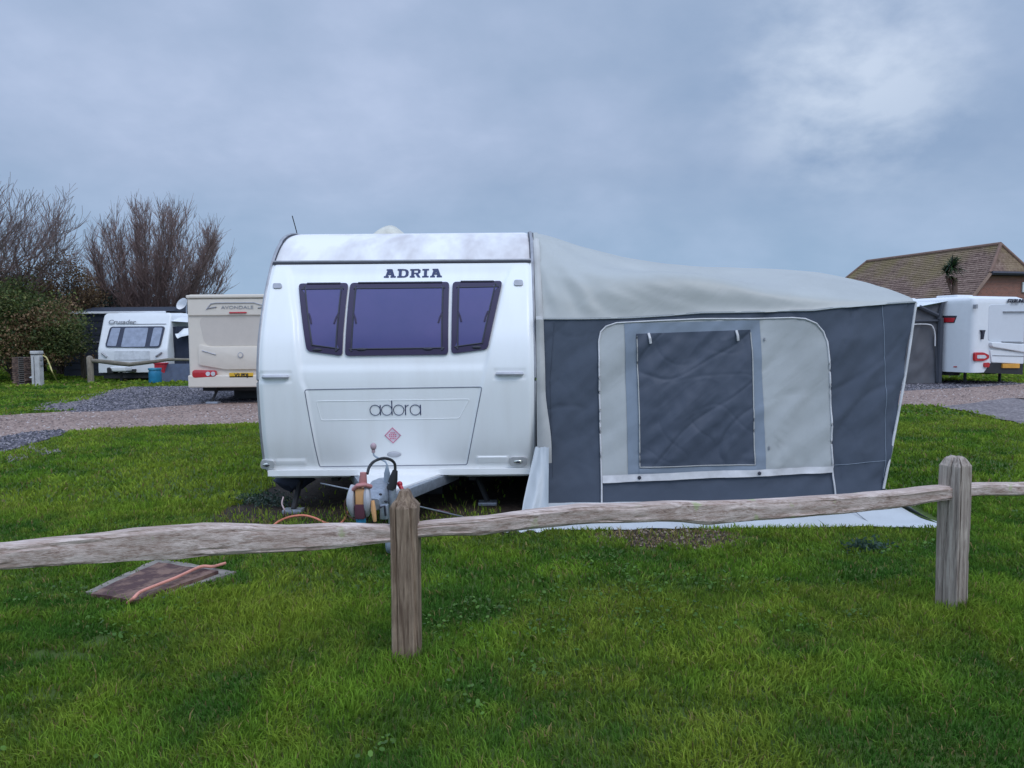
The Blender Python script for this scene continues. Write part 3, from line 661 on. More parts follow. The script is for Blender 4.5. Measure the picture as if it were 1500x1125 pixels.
# chassis, wheels, steadies
m = MB()
m.box((XC-.62, 9.6, .31), (.06, 5.4, .12)); m.box((XC+.62, 9.6, .31), (.06, 5.4, .12)); m.box((XC, 9.7, .27), (2.0, .08, .08)); m.box((XC, 7.2, .30), (1.9, .06, .10))
m.build('chassis', chassis_m, cv, smooth=False)
for s in (-1, 1):
    m = MB(); x = XC+s*1.0; pr = [(-.09, .17), (-.1, .27), (-.08, .315), (.08, .315), (.1, .27), (.09, .17)]
    m.grid([[(x+o, 9.7+r*math.cos(a), .32+r*math.sin(a)) for o, r in pr] for a in np.linspace(0, 2*math.pi, 33)]); wh = m.build('wheel', black_m, cv)
    m = MB(); m.tube([(x-.07, 9.7, .32), (x+.07, 9.7, .32)], .175, 20); m.build('rim', galv, wh)
for s, f_ in ((-1, (445, 712, 428, 760)), (1, (690, 708, 712, 752))):
    a = at(f_[0], f_[1], 7.1); b = gr(f_[2], f_[3], 0.03); b = Vector((b.x, 7.0, .03)) if s > 0 else Vector((at(430, 752, 6.75).x, 6.75, .03))
    m = MB(); m.tube([Vector((a.x, 7.15, .36)), b], .026, 6); m.tube([Vector((a.x, 7.15, .30)), (b+Vector((a.x, 7.2, .33)))/2], .014, 6); sd_ = m.build('corner_steady', chassis_m, cv)
    m = MB(); m.box((b.x, b.y, .02), (.17, .13, .03)); m.build('foot', galv, sd_, bevel=.006)
m = MB(); m.box((XC+.15, 7.5, .12), (.32, .22, .2)); m.box((XC+.15, 7.5, .24), (.25, .18, .06)); m.build('step_box', chassis_m, cv, bevel=.02)
# A-frame drawbar
HX = XC; HY = 5.36
def beam(mb, a, b, w, h):
    a, b = Vector(a), Vector(b); d = (b-a).normalized(); s = d.cross(Vector((0, 0, 1))).normalized()*w/2; u = Vector((0, 0, h/2))
    vs = [a-s-u, a+s-u, a+s+u, a-s+u, b-s-u, b+s-u, b+s+u, b-s+u]; mb.add(vs, [(0, 1, 2, 3), (7, 6, 5, 4), (0, 4, 5, 1), (1, 5, 6, 2), (2, 6, 7, 3), (3, 7, 4, 0)])
for s in (-1, 1):
    m = MB(); beam(m, (HX+s*.03, 5.55, .335), (HX+s*.47, 7.0, .285), .05, .085); m.build('drawbar', galv, cv, bevel=.004)
# white cover plate over the A-frame
m = MB(); pl = [(HX-.02, 5.78), (HX+.04, 5.74), (HX+.41, 6.80), (HX-.41, 6.80), (HX-.06, 5.80)]
z_ = lambda y: .385-(y-5.7)*.030
m.add([(x, y, z_(y)) for x, y in pl]+[(x, y, z_(y)-.022) for x, y in pl], [tuple(range(5)), tuple(range(9, 4, -1))]+[(i, (i+1) % 5, (i+1) % 5+5, i+5) for i in range(5)])
m.build('drawbar_cover', white, cv, bevel=.004)
m = MB(); m.tube([(XC-.44, 6.86, .30), (XC-.44, 6.86, .40)], .02, 6); m.build('bracket', chassis_m, cv)
# coupling
def PXY(px, py, Y): return at(px, py, Y)
m = MB(); rows = []
for (y, w, zt_, zb_) in ((5.86, .055, .475, .36), (5.70, .075, .50, .355), (5.55, .085, .515, .35), (5.42, .080, .50, .345), (5.30, .065, .47, .345), (5.24, .04, .44, .36)):
    rows.append([(HX+.03+w*math.copysign(abs(math.cos(a))**.6, math.cos(a)), y, (zt_+zb_)/2+(zt_-zb_)/2*math.copysign(abs(math.sin(a))**.6, math.sin(a))) for a in np.linspace(0, 2*math.pi, 21)])
m.grid(rows); m.prism([rows[-1][i] for i in range(20)], (0, .01, 0)); cp = m.build('coupling_head', galv, cv)
for dx, dz in ((.045, .02), (.085, -.03), (.05, -.06)):
    m = MB(); m.ell((HX+.03+dx*.9, 5.285+.0*dx, .44+dz), (.012, .006, .009)); m.build('indicator', seam_m, cp)
# stabiliser handle: two pale side plates with foam pads and webbing between
g0 = PXY(533, 735, 5.22)
for dx in (-.062, .03):
    m = MB(); rr = []
    for t in np.linspace(0, 1, 12):
        rr.append((g0.x+dx+.012*math.sin(t*math.pi)*(-1 if dx < 0 else 1)-.01, 5.22-.04*math.sin(t*math.pi), .335+.20*t))
    m.tube(rr, lambda t: .018+.010*math.sin(t*math.pi), 8, flat=1.3); m.build('stabiliser_plate', handle_m, cp)
m = MB(); m.box((g0.x-.018, 5.215, .460), (.066, .08, .12)); m.build('foam_pad', orange, cp, bevel=.012)
m = MB(); m.box((g0.x-.02, 5.205, .365), (.070, .09, .10)); m.build('webbing', maroon, cp, bevel=.012)
m = MB(); m.tube([(g0.x-.02, 5.21, .318), (g0.x-.02, 5.21, .270)], .034, 12); m.build('cap', bluep, cp, bevel=.004)
m = MB(); m.tube([(g0.x+.068, 5.18, .44), (g0.x+.075, 5.16, .38), (g0.x+.082, 5.17, .30)], lambda t: .012+.006*math.sin(t*3.14), 8); m.build('wooden_wedge', orange, cp)
m = MB(); m.box((g0.x+.135, 5.24, .35), (.055, .05, .10)); m.build('lower_bracket', galv, cp, bevel=.006)
m = MB(); m.tube([(g0.x+.115, 5.19, .39), (g0.x+.145, 5.19, .40), (g0.x+.15, 5.20, .33)], .008, 6); m.build('hook', seam_m, cp)
m = MB(); m.tube([(g0.x-.075, 5.20, .50), (g0.x-.03, 5.17, .545), (g0.x+.02, 5.17, .55), (g0.x+.055, 5.20, .53)], lambda t: .020, 8, flat=.8); m.tube([(g0.x+.0, 5.2, .55), (g0.x+.004, 5.2, .63)], lambda t: .030-.008*t, 10); m.build('red_clamp', pink, cp, bevel=.003)
# cables and plugs
p1 = PXY(571, 690, 5.45); p2 = PXY(578, 716, 5.38)
m = MB(); m.tube([PXY(567, 714, 5.5), PXY(567, 692, 5.5)], .022, 12); m.tube([PXY(567, 692, 5.5), PXY(567, 682, 5.5)], lambda t: .020-.012*t, 10); pg = m.build('grey_plug', greyp, cv, bevel=.002)
m = MB(); m.tube([PXY(567, 684, 5.5)]+crom([PXY(567, 681, 5.5), PXY(564, 676, 5.52), PXY(556, 672, 5.54), PXY(548, 667, 5.56), PXY(547, 661, 5.57)], 5), .0065, 6); m.build('grey_lead', greyp, pg)
m = MB(); m.ell(PXY(547, 654, 5.57), (.023, .023, .027)); m.tube([PXY(547, 658, 5.57), PXY(547, 663, 5.57)], .013, 8); m.build('knob', pmat('dusty_pink', (.42, .30, .32), .6), pg)
m = MB(); m.tube([PXY(573, 717, 5.42), PXY(576, 702, 5.42), PXY(579, 689, 5.42)], lambda t: (.034, .032, .018)[int(t*2)], 12); bp_ = m.build('black_plug', black_m, cv)
m = MB(); m.tube(crom([PXY(579, 690, 5.42), PXY(578, 679, 5.42), PXY(571, 673, 5.40), PXY(560, 671.5, 5.36), PXY(548, 676, 5.3), PXY(541, 684, 5.25), PXY(538, 694, 5.2)], 6), .0105, 8); m.build('black_lead', black_m, bp_)
m = MB(); m.tube(crom([PXY(530, 713, 5.2), PXY(514, 722, 5.22), PXY(505, 738, 5.24), PXY(509, 754, 5.24), PXY(524, 763, 5.22)], 6), .0055, 6); m.build('brown_lead', browncord, cp)
m = MB(); m.tube([PXY(585, 709, 5.48), PXY(590, 719, 5.46)], lambda t: .017-.004*t, 10); m.ell(PXY(585.5, 709, 5.48), (.021, .021, .021)); m.build('handbrake_grip', redm, cv)
m = MB(); m.tube([PXY(590, 719, 5.46), PXY(600, 738, 5.5)], .012, 8); m.build('handbrake_lever', galv, cv)
# jockey wheel
jx = PXY(575, 760, 5.42)
m = MB(); m.tube([(jx.x, 5.42, .52), (jx.x, 5.42, .20)], .030, 14); m.tube([(jx.x, 5.42, .22), (jx.x, 5.42, .12)], .022, 12); jw = m.build('jockey_tube', galv, cv)
m = MB(); m.grid([[(jx.x+o-.01, 5.44+r*math.cos(a), .105+r*math.sin(a)) for o, r in ((-.03, .05), (-.033, .09), (-.02, .103), (.02, .103), (.033, .09), (.03, .05))] for a in np.linspace(0, 2*math.pi, 25)]); m.build('jockey_wheel', greyp, jw)
# rods under the nose
m = MB(); m.tube([PXY(470, 708, 6.6), PXY(513, 717, 5.8)], .006, 6); m.build('tie_rod', galv, cv)
m = MB(); m.tube([PXY(606, 740, 5.6), PXY(678, 757, 6.2)], .006, 6); br = m.build('brake_rod', galv, cv)
m = MB(); m.tube([PXY(640, 748, 5.9), PXY(657, 752, 6.03)], .013, 8); m.build('red_sleeve', maroon, br)

# dark bag and pot under the nose
t = thing('rag_bundle', (at(418, 720, 6.9).x, 6.9, .0), 'dark blue crumpled bundle tucked under the left corner of the white caravan nose', 'bundle')
m = MB(); c = at(424, 717, 6.95); rows = []
for i in range(11):
    a = math.pi*i/10; rows.append([(c.x+.14*math.sin(a)*math.cos(b)*(1+.6*nz(math.cos(b)*2, math.sin(b)*2, i*.5)), 7.05+.11*math.sin(a)*math.sin(b), .235+.085*math.cos(a)*(1+.7*nz(math.cos(b)*2.5, math.sin(b)*2, i*.6+3))) for b in np.linspace(0, 2*math.pi, 29)])
m.grid(rows); m.build('bundle', pmat('dark_blue_cloth', (.025, .03, .05), .9), t)

# orange hook-up cable
def cable(name, pts, r, mat, label, cat='cable'):
    m = MB(); m.tube(crom(pts, 8), r, 8); o = m.build(name, mat); return tag(o, label, cat)
cable('hookup_cable', [gr(398, 772, .01), gr(408, 764, .04), gr(425, 757, .05), gr(445, 755, .055), gr(462, 759, .04), gr(478, 766, .01), gr(500, 766, .01), (-1.5, 7.2, .02), (-1.6, 8.5, .02)], .009, cordm, 'orange hook-up cable looping over the grass under the caravan nose')
cable('water_pipe', [at(415, 728, 6.5), at(413, 738, 6.45), at(417, 748, 6.4), gr(416, 756, .01)], .006, pmat('pale_pink_cord', (.45, .32, .31), .6), 'short pale pink cord hanging under the left corner of the caravan', 'cord')
cable('drain_cable', [gr(186, 884, .02), gr(196, 876, .075), gr(206, 867, .075), gr(230, 857, .07), gr(258, 846, .065), gr(284, 834, .063), gr(297, 829.5, .063), gr(310, 830, .05), gr(318, 828.5, .035), gr(330, 825, .03)], .010, pmat('faded_orange_cable', (.66, .27, .20), .5), 'faded orange cable lying across the rusty drain cover')

# ================================================================== DRAIN COVER
D = [Vector(p) for p in DR]; cen = sum(D, Vector())/4
dc = thing('drain_cover', (cen.x, cen.y, 0), 'rusty brown steel drain cover in a pale concrete surround set in the lawn', 'drain cover')
rust = pmat('rusty_steel', (.19, .11, .08), .75, scale=11, det=9, col2=(.070, .030, .027), bump=.8, bscale=40, metal=.1, lo=.46, hi=.60)
def quadslab(q, z0, z1, n=14, amp=.006):
    m = MB(); rows = []
    for i in range(n+1):
        row = []
        for j in range(n+1):
            u, v = i/n, j/n; p = (q[0]*(1-u)+q[1]*u)*(1-v)+(q[3]*(1-u)+q[2]*u)*v; row.append((p.x, p.y, z1+amp*nz(p.x*9, p.y*9)))
        rows.append(row)
    m.grid(rows); ring = [r[0] for r in rows]+[p for p in rows[-1][1:]]+[r[-1] for r in rows[::-1][1:]]+[p for p in rows[0][::-1][1:-1]]
    m.grid([ring, [(p[0], p[1], z0) for p in ring]], True); return m
quadslab([cen+(p-cen)*1.0 for p in D], -.02, .018).build('surround', pmat('pale_concrete', (.24, .21, .18), .9, bump=.5, bscale=30, scale=12, var=.25), dc)
C2 = [gr(133, 869, .04), gr(199, 879, .04), gr(320, 836, .04), gr(232, 823, .04)]
quadslab(C2, .016, .040).build('plate', rust, dc)

# ================================================================== FENCE
Pa = gr(594.5, 977); Pb = gr(1405, 897)
sl_ = (Pb.y-Pa.y)/(Pb.x-Pa.x); fd = Vector((1, sl_, 0)).normalized(); fn = Vector((-fd.y, fd.x, 0))
print('posts', Pa, Pb, (Pb-Pa).length)
fe = thing('post_and_rail_fence', (Pa.x, Pa.y, 0), 'weathered split-wood post and rail fence across the front of the lawn', 'fence')
def post(base, w, d, h, rot, mat, seed, top):
    m = MB(); rows = []; N = 72
    q4 = rpoly([(w/2, d/2), (-w/2, d/2), (-w/2, -d/2), (w/2, -d/2)], .011, 4); per = []
    for i in range(len(q4)):
        a_, b_ = q4[i], q4[(i+1) % len(q4)]; k_ = max(1, round((b_-a_).length/.0055)); per += [a_+(b_-a_)*j/k_ for j in range(k_)]
    N = len(per)
    def sec(z, sc=1.0, lx=0, ly=0):
        row = []
        for j in range(N):
            x, y = per[j]
            g = nz(x*26+seed, y*26, z*1.3)*.0035+nz(x*80+seed, y*80, z*2.5)*.0030+nz(x*200+seed, y*200, z*4)*.0016
            k = -0.013*max(0, 1-abs(nz(x*13+seed*2, y*12, z*.55))*16)
            f = 1+(g+k)/(w/2); xx, yy = x*f*sc+lx, y*f*sc+ly
            cr, sr = math.cos(rot), math.sin(rot); row.append((base.x+xx*cr-yy*sr+.0*z, base.y+xx*sr+yy*cr, z))
        return row
    for z in np.linspace(-.03, h, 80): rows.append(sec(z))
    for dz, sc in top: rows.append([(p[0], p[1], p[2]+.014*nz(p[0]*28, p[1]*28, seed)+.006*nz(p[0]*80, p[1]*80, seed)) for p in sec(h+dz, sc)])
    m.grid(rows, True); b = len(m.v); r = rows[-1]; cxy = sum((Vector(p) for p in r), Vector())/N
    m.add([cxy]+[Vector(p) for p in r], [(0, 1+j, 1+(j+1) % N) for j in range(N)]); return m.build('post', mat, fe)
h1 = zat(594.5, 745, Pa.y); h1t = zat(594.5, 719, Pa.y)
post(Pa+Vector((0, .06, 0)), .125, .12, h1, R(-3), w_post, 3.0, ((.008, .93), (.020, .80), (.034, .58), (h1t-h1-.010, .34), (h1t-h1-.004, .16)))
h2 = zat(1395, 684, Pb.y); h2t = zat(1396, 668, Pb.y)
post(Pb+Vector((-.01, .06, 0)), .125, .125, h2, R(33), w_post2, 11.0, ((.004, .97), (.030, .72), (.044, .60), (.048, .50), (.050, .30)))
Pz = Pa-(Pb-Pa); Pc = Pb+(Pb-Pa)
post(Vector((Pz.x, Pz.y+.06, 0)), .125, .12, .80, R(10), w_post2, 21.0, ((.016, .95), (.034, .7), (.05, .3)))
post(Vector((Pc.x, Pc.y+.06, 0)), .125, .12, .80, R(-8), w_post2, 31.0, ((.016, .95), (.034, .7), (.05, .3)))
def fpt(px, py, off=.06):
    """pixel on the vertical plane of the fence -> distance along the fence, height"""
    o = Vector((Pa.x, Pa.y+off, 0)); d = ray(px, py); t = (o-CAM).dot(fn)/d.dot(fn); p = CAM+d*t; return (p-o).dot(fd), p.z
def rail(top, bot, seed, ext=None, mat=None):
    T = [fpt(*p) for p in top]; B = [fpt(*p) for p in bot]; T.sort(); B.sort()
    if ext: 
        for L in (T, B):
            L.append(ext[0 if L is T else 1]); L.sort()
    a, b = T[0][0], T[-1][0]; n = int((b-a)/.022); m = MB(); rows = []
    o = Vector((Pa.x, Pa.y+.06, 0))
    for i in range(n+1):
        s = a+(b-a)*i/n; zt_, zb_ = lin(s, T), lin(s, B); zc, hh = (zt_+zb_)/2, (zt_-zb_)/2; th = .040+.008*nz(s*1.5, seed); row = []
        for j in range(40):
            an = 2*math.pi*j/40; c, q = math.cos(an), math.sin(an)
            y = math.copysign(abs(c)**.5, c)*th*(1+.25*nz(s*.8, seed, 4)*q); z = math.copysign(abs(q)**.5, q)*hh*(1+.22*nz(s*.7+4, seed, 8)*c)
            g = 1+.10*nz(s*2.2, q*4+seed, c*4)+.07*nz(s*5, q*14+seed, c*14)+.035*nz(s*16, q*22, c*22+seed)
            crk = -.10*max(0, 1-abs(nz(s*1.1, q*3.1+seed*3, c*3))*13); g += crk; row.append(o+fd*s+fn*(y*g+.012*nz(s*.9, seed*3))+Vector((0, 0, zc+z*(.5+.5*g)+.006*nz(s*3.3, seed))))
        rows.append(row)
    m.grid(rows, True)
    for r in (rows[0], rows[-1]): m.add([sum(r, Vector())/40]+r, [(0, 1+j, 1+(j+1) % 40) for j in range(40)])
    return m.build('rail', mat or w_rail, fe)
zc0 = .62
rail([(0, 797), (60, 790), (120, 784), (200, 774), (250, 770), (300, 767), (360, 768), (420, 769), (480, 767), (540, 768), (590, 769)],
     [(0, 833), (60, 829), (120, 825), (200, 820), (260, 818), (300, 813), (360, 810), (430, 806), (500, 801), (560, 794), (590, 791)], 1.0, ((-3.2, .69), (-3.2, .60)))
rail([(600, 767), (660, 761), (720, 755), (780, 747), (820, 742), (850, 739), (900, 738), (960, 736), (1030, 734), (1100, 732), (1180, 727), (1250, 723), (1320, 717), (1392, 711)],
     [(600, 787), (650, 784), (700, 783), (780, 774), (840, 767), (900, 765), (960, 763), (1000, 765), (1034, 768), (1070, 764), (1130, 760), (1200, 754), (1260, 749), (1320, 742), (1392, 730)], 5.0)
rail([(1405, 710), (1440, 708), (1470, 707), (1500, 706)], [(1405, 728), (1440, 726), (1470, 725), (1500, 723)], 9.0, ((6.3, .66), (6.3, .58)))
# ================================================================== AWNING
aw = thing('caravan_awning', (1.9, 7.8, 0), 'charcoal and pale grey canvas awning attached to the right side of the white caravan', 'awning')
AX0, AX1 = .215, 3.47
def wy(z): return 6.50+.10*z
def strong(x): return 1+.9*sst(1.8, 2.9, x)
def wrk(x, z):
    """soft folds of the canvas"""
    fade = sst(0, .12, z-.2)
    d = .030*nz((x*.8+z*.9)*1.1, (x-z*.7)*2.6, 1.7)+.013*nz((x+z)*2.0, (x-z)*7, 5.1)+.004*nz(x*13, z*9, 2)
    d += .016*nz((x+z*.75)*1.5, (x-z*.95)*5.2, 9.3)*strong(x)
    rg = lambda v, k: max(0, 1-abs(v)*k)**2
    d += .006*rg(nz((x+z)*.9+3, (x-z)*2.3, 4.4), 9)*strong(x)-.002*rg(nz((x+z*.8)*1.3, (x-z)*3.1+7, 8.2), 10)+.0025*rg(nz((x-z*.4)*2.2, z*3.5+x, 1.2), 8)
    if 1.0 < x < 2.2: d += .006*nz(x*5+z*1.5, z*1.6, 3.3)+.0025*nz(x*9, z*12, 3.3)+.004*sst(.62, .42, z)*math.sin(z*60+2*nz(x*3, 2))*sst(.3, .36, z)*sst(.1, 0, min(abs(x-1.12), abs(x-2.05))-.05)
    return d*(.35+.65*fade)
def wq(px, py):
    d = ray(px, py); t = (6.50+.10*CAMZ)/(d.y-.10*d.z); p = CAM+d*t; return p.x, p.z
def wpt(x, z, off=0.0): return Vector((x, wy(z)+wrk(x, z)-off, z))
def cloth(poly_px, off, mat, name, parent, nx=60, nzn=60, curve=None):
    """quad given by four pixel corners (tl, tr, br, bl); curve(u) drops the top edge"""
    tl, tr, br, bl = [Vector(wq(*p)) for p in poly_px]; rows = []
    for j in range(nzn+1):
        v = j/nzn; row = []
        for i in range(nx+1):
            u = i/nx; T = tl*(1-u)+tr*u; Bm = bl*(1-u)+br*u
            if curve: T = Vector((T.x, curve(T.x)))
            p = T*(1-v)+Bm*v; row.append(wpt(p.x, p.y, off))
        rows.append(row)
    return MB().grid(rows).build(name, mat, parent)
SEAM = [(786, 468), (850, 468), (920, 466.5), (980, 463), (1027, 459), (1100, 458), (1160, 456), (1190, 455.6), (1220, 452), (1295, 446), (1341, 443)]
SEAMw = [wq(*p) for p in SEAM]
def seamz(x): return lin(x, SEAMw)
# dark end wall (whole wall, other panels stand a few mm proud of it)
rows = []
for j in range(91):
    v = j/90; row = []
    for i in range(161):
        u = i/160; zt_ = seamz(AX0+(AX1-AX0)*u)+.012; zb_ = .115
        xb = AX0+.06+(3.15-AX0-.06)*u; xt = AX0+(AX1-AX0)*u; k = v
        x = xt*(1-k)+xb*k; z = zt_*(1-k)+zb_*k; row.append(wpt(x, z))
    rows.append(row)
wall = MB().grid(rows).build('end_wall', f_dark, aw)
# pale door panel with rounded top corners
DP = [wq(*p) for p in ((877, 500), (880, 486), (888, 478), (903, 473), (960, 470), (1030, 467), (1100, 467), (1160, 465.5), (1178, 467), (1195, 474), (1206, 486), (1211, 500), (1214, 540), (1218, 640), (1220, 690), (1160, 695), (1000, 700), (881, 704), (879, 620), (877, 540))]
def cpatch(poly, off, mat, name, parent, rings=26, dens=.04):
    pts = []; n = len(poly)
    for i in range(n):
        a = Vector(poly[i]); b = Vector(poly[(i+1) % n]); k = max(1, int((b-a).length/dens))
        for j in range(k): pts.append(a+(b-a)*j/k)
    c = sum(pts, Vector((0, 0)))/len(pts); m = MB(); vs = [wpt(c.x, c.y, off)]; N = len(pts)
    for r in range(1, rings+1):
        for p in pts: q = c+(p-c)*(r/rings); vs.append(wpt(q.x, q.y, off))
    fs = [(0, 1+j, 1+(j+1) % N) for j in range(N)]
    for r in range(rings-1):
        for j in range(N): fs.append((1+r*N+j, 1+(r+1)*N+j, 1+(r+1)*N+(j+1) % N, 1+r*N+(j+1) % N))
    m.add(vs, fs); return m.build(name, mat, parent)
dp = cpatch(DP, .010, f_light, 'pale_panel', aw)
def piping(pts, r, name, parent, off=.008, mat=None):
    P_ = [Vector(p) for p in pts]; out = []
    for a, b in zip(P_, P_[1:]):
        k = max(1, int((b-a).length/.03))
        for j in range(k): q = a+(b-a)*j/k; out.append(wpt(q.x, q.y, off))
    q = P_[-1]; out.append(wpt(q.x, q.y, off)); return MB().tube(out, r, 6).build(name, mat or f_pipe, parent)
piping([wq(881, 736)]+DP[17:][:1]+DP[18:]+DP[:15]+[wq(1223, 724)], .0075, 'piping', aw, .015)
# mid-grey surround, window cover, zip lines
cloth(((914, 474), (1113, 469), (1121, 693), (920, 698)), .015, f_mid, 'window_surround', aw, 50, 50)
cov = cloth(((931, 489), (1099, 483), (1105, 680), (937, 686)), .021, f_cover, 'window_cover', aw, 110, 110)
piping([wq(932, 492), wq(934, 560), wq(937, 684), wq(1104, 680), wq(1102, 560), wq(1099, 487)], .005, 'zip', cov, .026, f_beige)
for px in (949, 1077):
    m = MB(); a = wq(px, 488 if px < 1000 else 484); b = wq(px+3, 503 if px < 1000 else 499); m.tube([wpt(*a, .030), wpt((a[0]+b[0])/2, (a[1]+b[1])/2, .042), wpt(*b, .034)], .011, 8, flat=.6); m.build('toggle', f_pipe, cov)
cloth(((936, 686), (1107, 681), (1108, 690), (936, 694)), .021, f_mid, 'flap_hem', cov, 30, 3)
st_ = cloth(((882, 696), (1220, 682.5), (1220, 692), (882, 707)), .026, f_pipe, 'white_band', aw, 80, 4)
for px, py in ((936, 699), (1110, 692)):
    m = MB(); c = wq(px, py); m.ell(wpt(*c, .031), (.016, .008, .016)); m.build('stud', seam_m, st_)
for px, py in ((1119, 497), (1125, 655)):
    m = MB(); c = wq(px, py); m.box(wpt(*c, .020), (.012, .01, .03)); m.build('buckle', trim_m, aw, bevel=.002)
m = MB(); piping([wq(1294, 447), wq(1297, 560), wq(1295, 700)], .0028, 'seam', aw, .003, f_mid)
piping([wq(812, 472), wq(806, 560), wq(810, 700)], .0022, 'seam', aw, .002, f_dark)
piping([wq(1220, 682), wq(1296, 674)], .0026, 'seam', aw, .003, f_mid)
# roof
TOPC = [(783, 350), (800, 354), (845, 366), (909, 378), (973, 386), (1033, 391), (1144, 395), (1187, 399), (1229, 407), (1280, 418), (1341, 431)]
FOLDC = [(787, 408), (900, 408), (960, 402), (1020, 403), (1060, 410), (1110, 421), (1160, 427), (1220, 432), (1300, 435), (1341, 433)]
RY = [None, 6.80, 7.35, 8.0, 9.0, 10.2]
def roofz(x, k):
    """heights of the roof sheet at the control rows"""
    u = (x-AX0)/(AX1-AX0); w = 1-sst(0, .35, u)
    rail_y = [yprof(seamz(AX0))+.03, yprof(2.12)+.03, yprof(2.42)+.03, yprof(2.54)+.03, 9.2, 10.2]
    rail_z = [seamz(AX0), 2.12, 2.42, 2.55, 2.60, 2.60]
    y = wy(seamz(x)) if k == 0 else RY[k]
    if k == 0: z = seamz(x)
    else:
        px = 750+F*x/y
        top = zat(px, lin(px, TOPC), y); fol = zat(px, lin(px, FOLDC), y)
        if k == 1: z = fol
        elif k == 2: z = top-.10*(1-sst(.55, 1, u))
        elif k == 3: z = top
        else:
            px3 = 750+F*x/8.0; t3 = zat(px3, lin(px3, TOPC), 8.0); z = t3+.0-(.03 if k == 4 else .10)
    wv = (1-u)**9
    return Vector((x, y*(1-wv)+rail_y[k]*wv, z*(1-wv)+rail_z[k]*wv))
cols = []
for i in range(141):
    x = AX0-.0+(AX1-AX0)*i/140; c = crom([roofz(x, k) for k in range(6)], 12); cc = []
    for q in c:
        rr_ = math.hypot(q.x-AX0+.05, 2.6-q.z+.01); an_ = math.atan2(2.6-q.z, q.x-AX0+.05); a = (.011*math.sin(an_*21+3*nz(rr_*1.3, an_*3, 1))+.006*nz(an_*14, rr_*.8, 5))*math.exp(-rr_/1.4)*sst(.05, .6, rr_)*(1+nz(rr_*1.4, 7))*(1 if q.y < 7.8 else 0)+nz(q.x*1.2-q.z*1.5, q.x*3.2+q.z*7.5+q.y*.6, 2.2)*.011+nz(q.x*3, q.z*16+q.x*5+q.y, 7)*.004
        fade = sst(seamz(x)-.0, seamz(x)+.10, q.z) if q.y < 7 else 1
        cc.append(q+Vector((0, -a*.9*fade, a*.7*fade)))
    cols.append(cc)
rf_ = MB().grid(cols).build('roof', f_roof, aw)
# eave hem over the wall
m = MB(); hp = [Vector((x, wy(seamz(x))-.010+wrk(x, seamz(x)), seamz(x)+.004)) for x in np.linspace(AX0, AX1, 90)]
m.tube(hp, .006, 6); m.build('hem', f_light, rf_)
# outer long wall (faces away from the caravan) and its corner piping
rows = []
for j in range(31):
    v = j/30; row = []
    for i in range(49):
        y = 6.52+(10.1-6.52)*i/48; c = cols[-1]; zt_ = lin(y, sorted([(q.y, q.z) for q in c])); x = AX1*(1-v)+3.15*v; z = zt_*(1-v)+.22*v; row.append(Vector((x+.02*nz(y*2, z*3)*math.sin(math.pi*min(1, i/6)), y+.17*(1-v)*(1-i/48), z)))
    rows.append(row)
MB().grid(rows).build('front_wall', f_dark, aw)
c0 = cols[-1][0]
m = MB(); m.tube(crom([Vector((c0.x+.005, c0.y-.012, c0.z)), Vector((AX1-.10, wy(1.2)-.01, 1.2)), Vector((3.245, wy(.6)-.01, .62)), Vector((3.155, wy(.23)-.01, .22))], 10), .011, 8); m.build('corner_piping', f_pipe, aw)
# skirt on the ground
TB = [(880, 737), (1000, 733)]
xs = np.linspace(.08, 3.42, 120); rows = []
for j in range(13):
    v = j/12; row = []
    for i, x in enumerate(xs):
        u = i/119; xb = -.02+3.45*u; x0_ = .25+2.92*u
        yb = 6.03+.05*nz(x*1.7, 3)+.02*nz(x*6, 1); zb_ = .012+.012*abs(nz(x*3, 8))
        X = x0_*(1-v)+xb*v; Y = 6.515*(1-v)+yb*v; Z = .125*(1-v)**1.5+zb_*(1-(1-v)**1.5)+.016*nz(X*3, v*2.5, 4)*math.sin(math.pi*v)+.009*nz(X*9+v*4, v*5)*math.sin(math.pi*v)
        row.append((X, Y, Z))
    rows.append(row)
MB().grid(rows).build('ground_skirt', f_skirt, aw)
rows = []
for j in range(13):
    v = j/12; row = []
    for i in range(30):
        u = i/29; a = Vector((3.16, 6.52+3.3*u, .125)); b = Vector((3.43, 6.05+3.8*u, .012)); p = a*(1-v)+b*v; row.append((p.x+.02*nz(p.y*3, 1), p.y, .23*(1-v)**1.5+.012+.012*nz(p.y*4, v*3)*math.sin(math.pi*v)))
    rows.append(row)
MB().grid(rows).build('ground_skirt', f_skirt, aw)
# a crease joining two skirt lengths
m = MB(); a = gr(1225, 742, .12); b = gr(1246, 777, .02); m.tube([(2.78, 6.42, .175), (2.80, 6.30, .09), (2.86, 6.12, .022)], .004, 5); m.build('skirt_join', trim_m, aw)
# grubby strip beside the caravan rail
rows = []
for z in np.linspace(.47, 2.56, 70):
    y = min(yprof(z)+.03, wy(z)-.015) if z < 1.69 else yprof(z)+.02; w0 = AX0-.005; w1 = AX0+.050+.02*sst(2.3, 1.0, z)+.045*sst(1.1, .6, z); row = []
    for i in range(9): u = i/8; row.append((w0+(w1-w0)*u, y-.020*math.sin(u*math.pi)-.004-.05*(1-sst(.5, 1.2, z))*u, z+.004*nz(z*8, u)))
    rows.append(row)
MB().grid(rows).build('rail_strip', f_beige, aw)
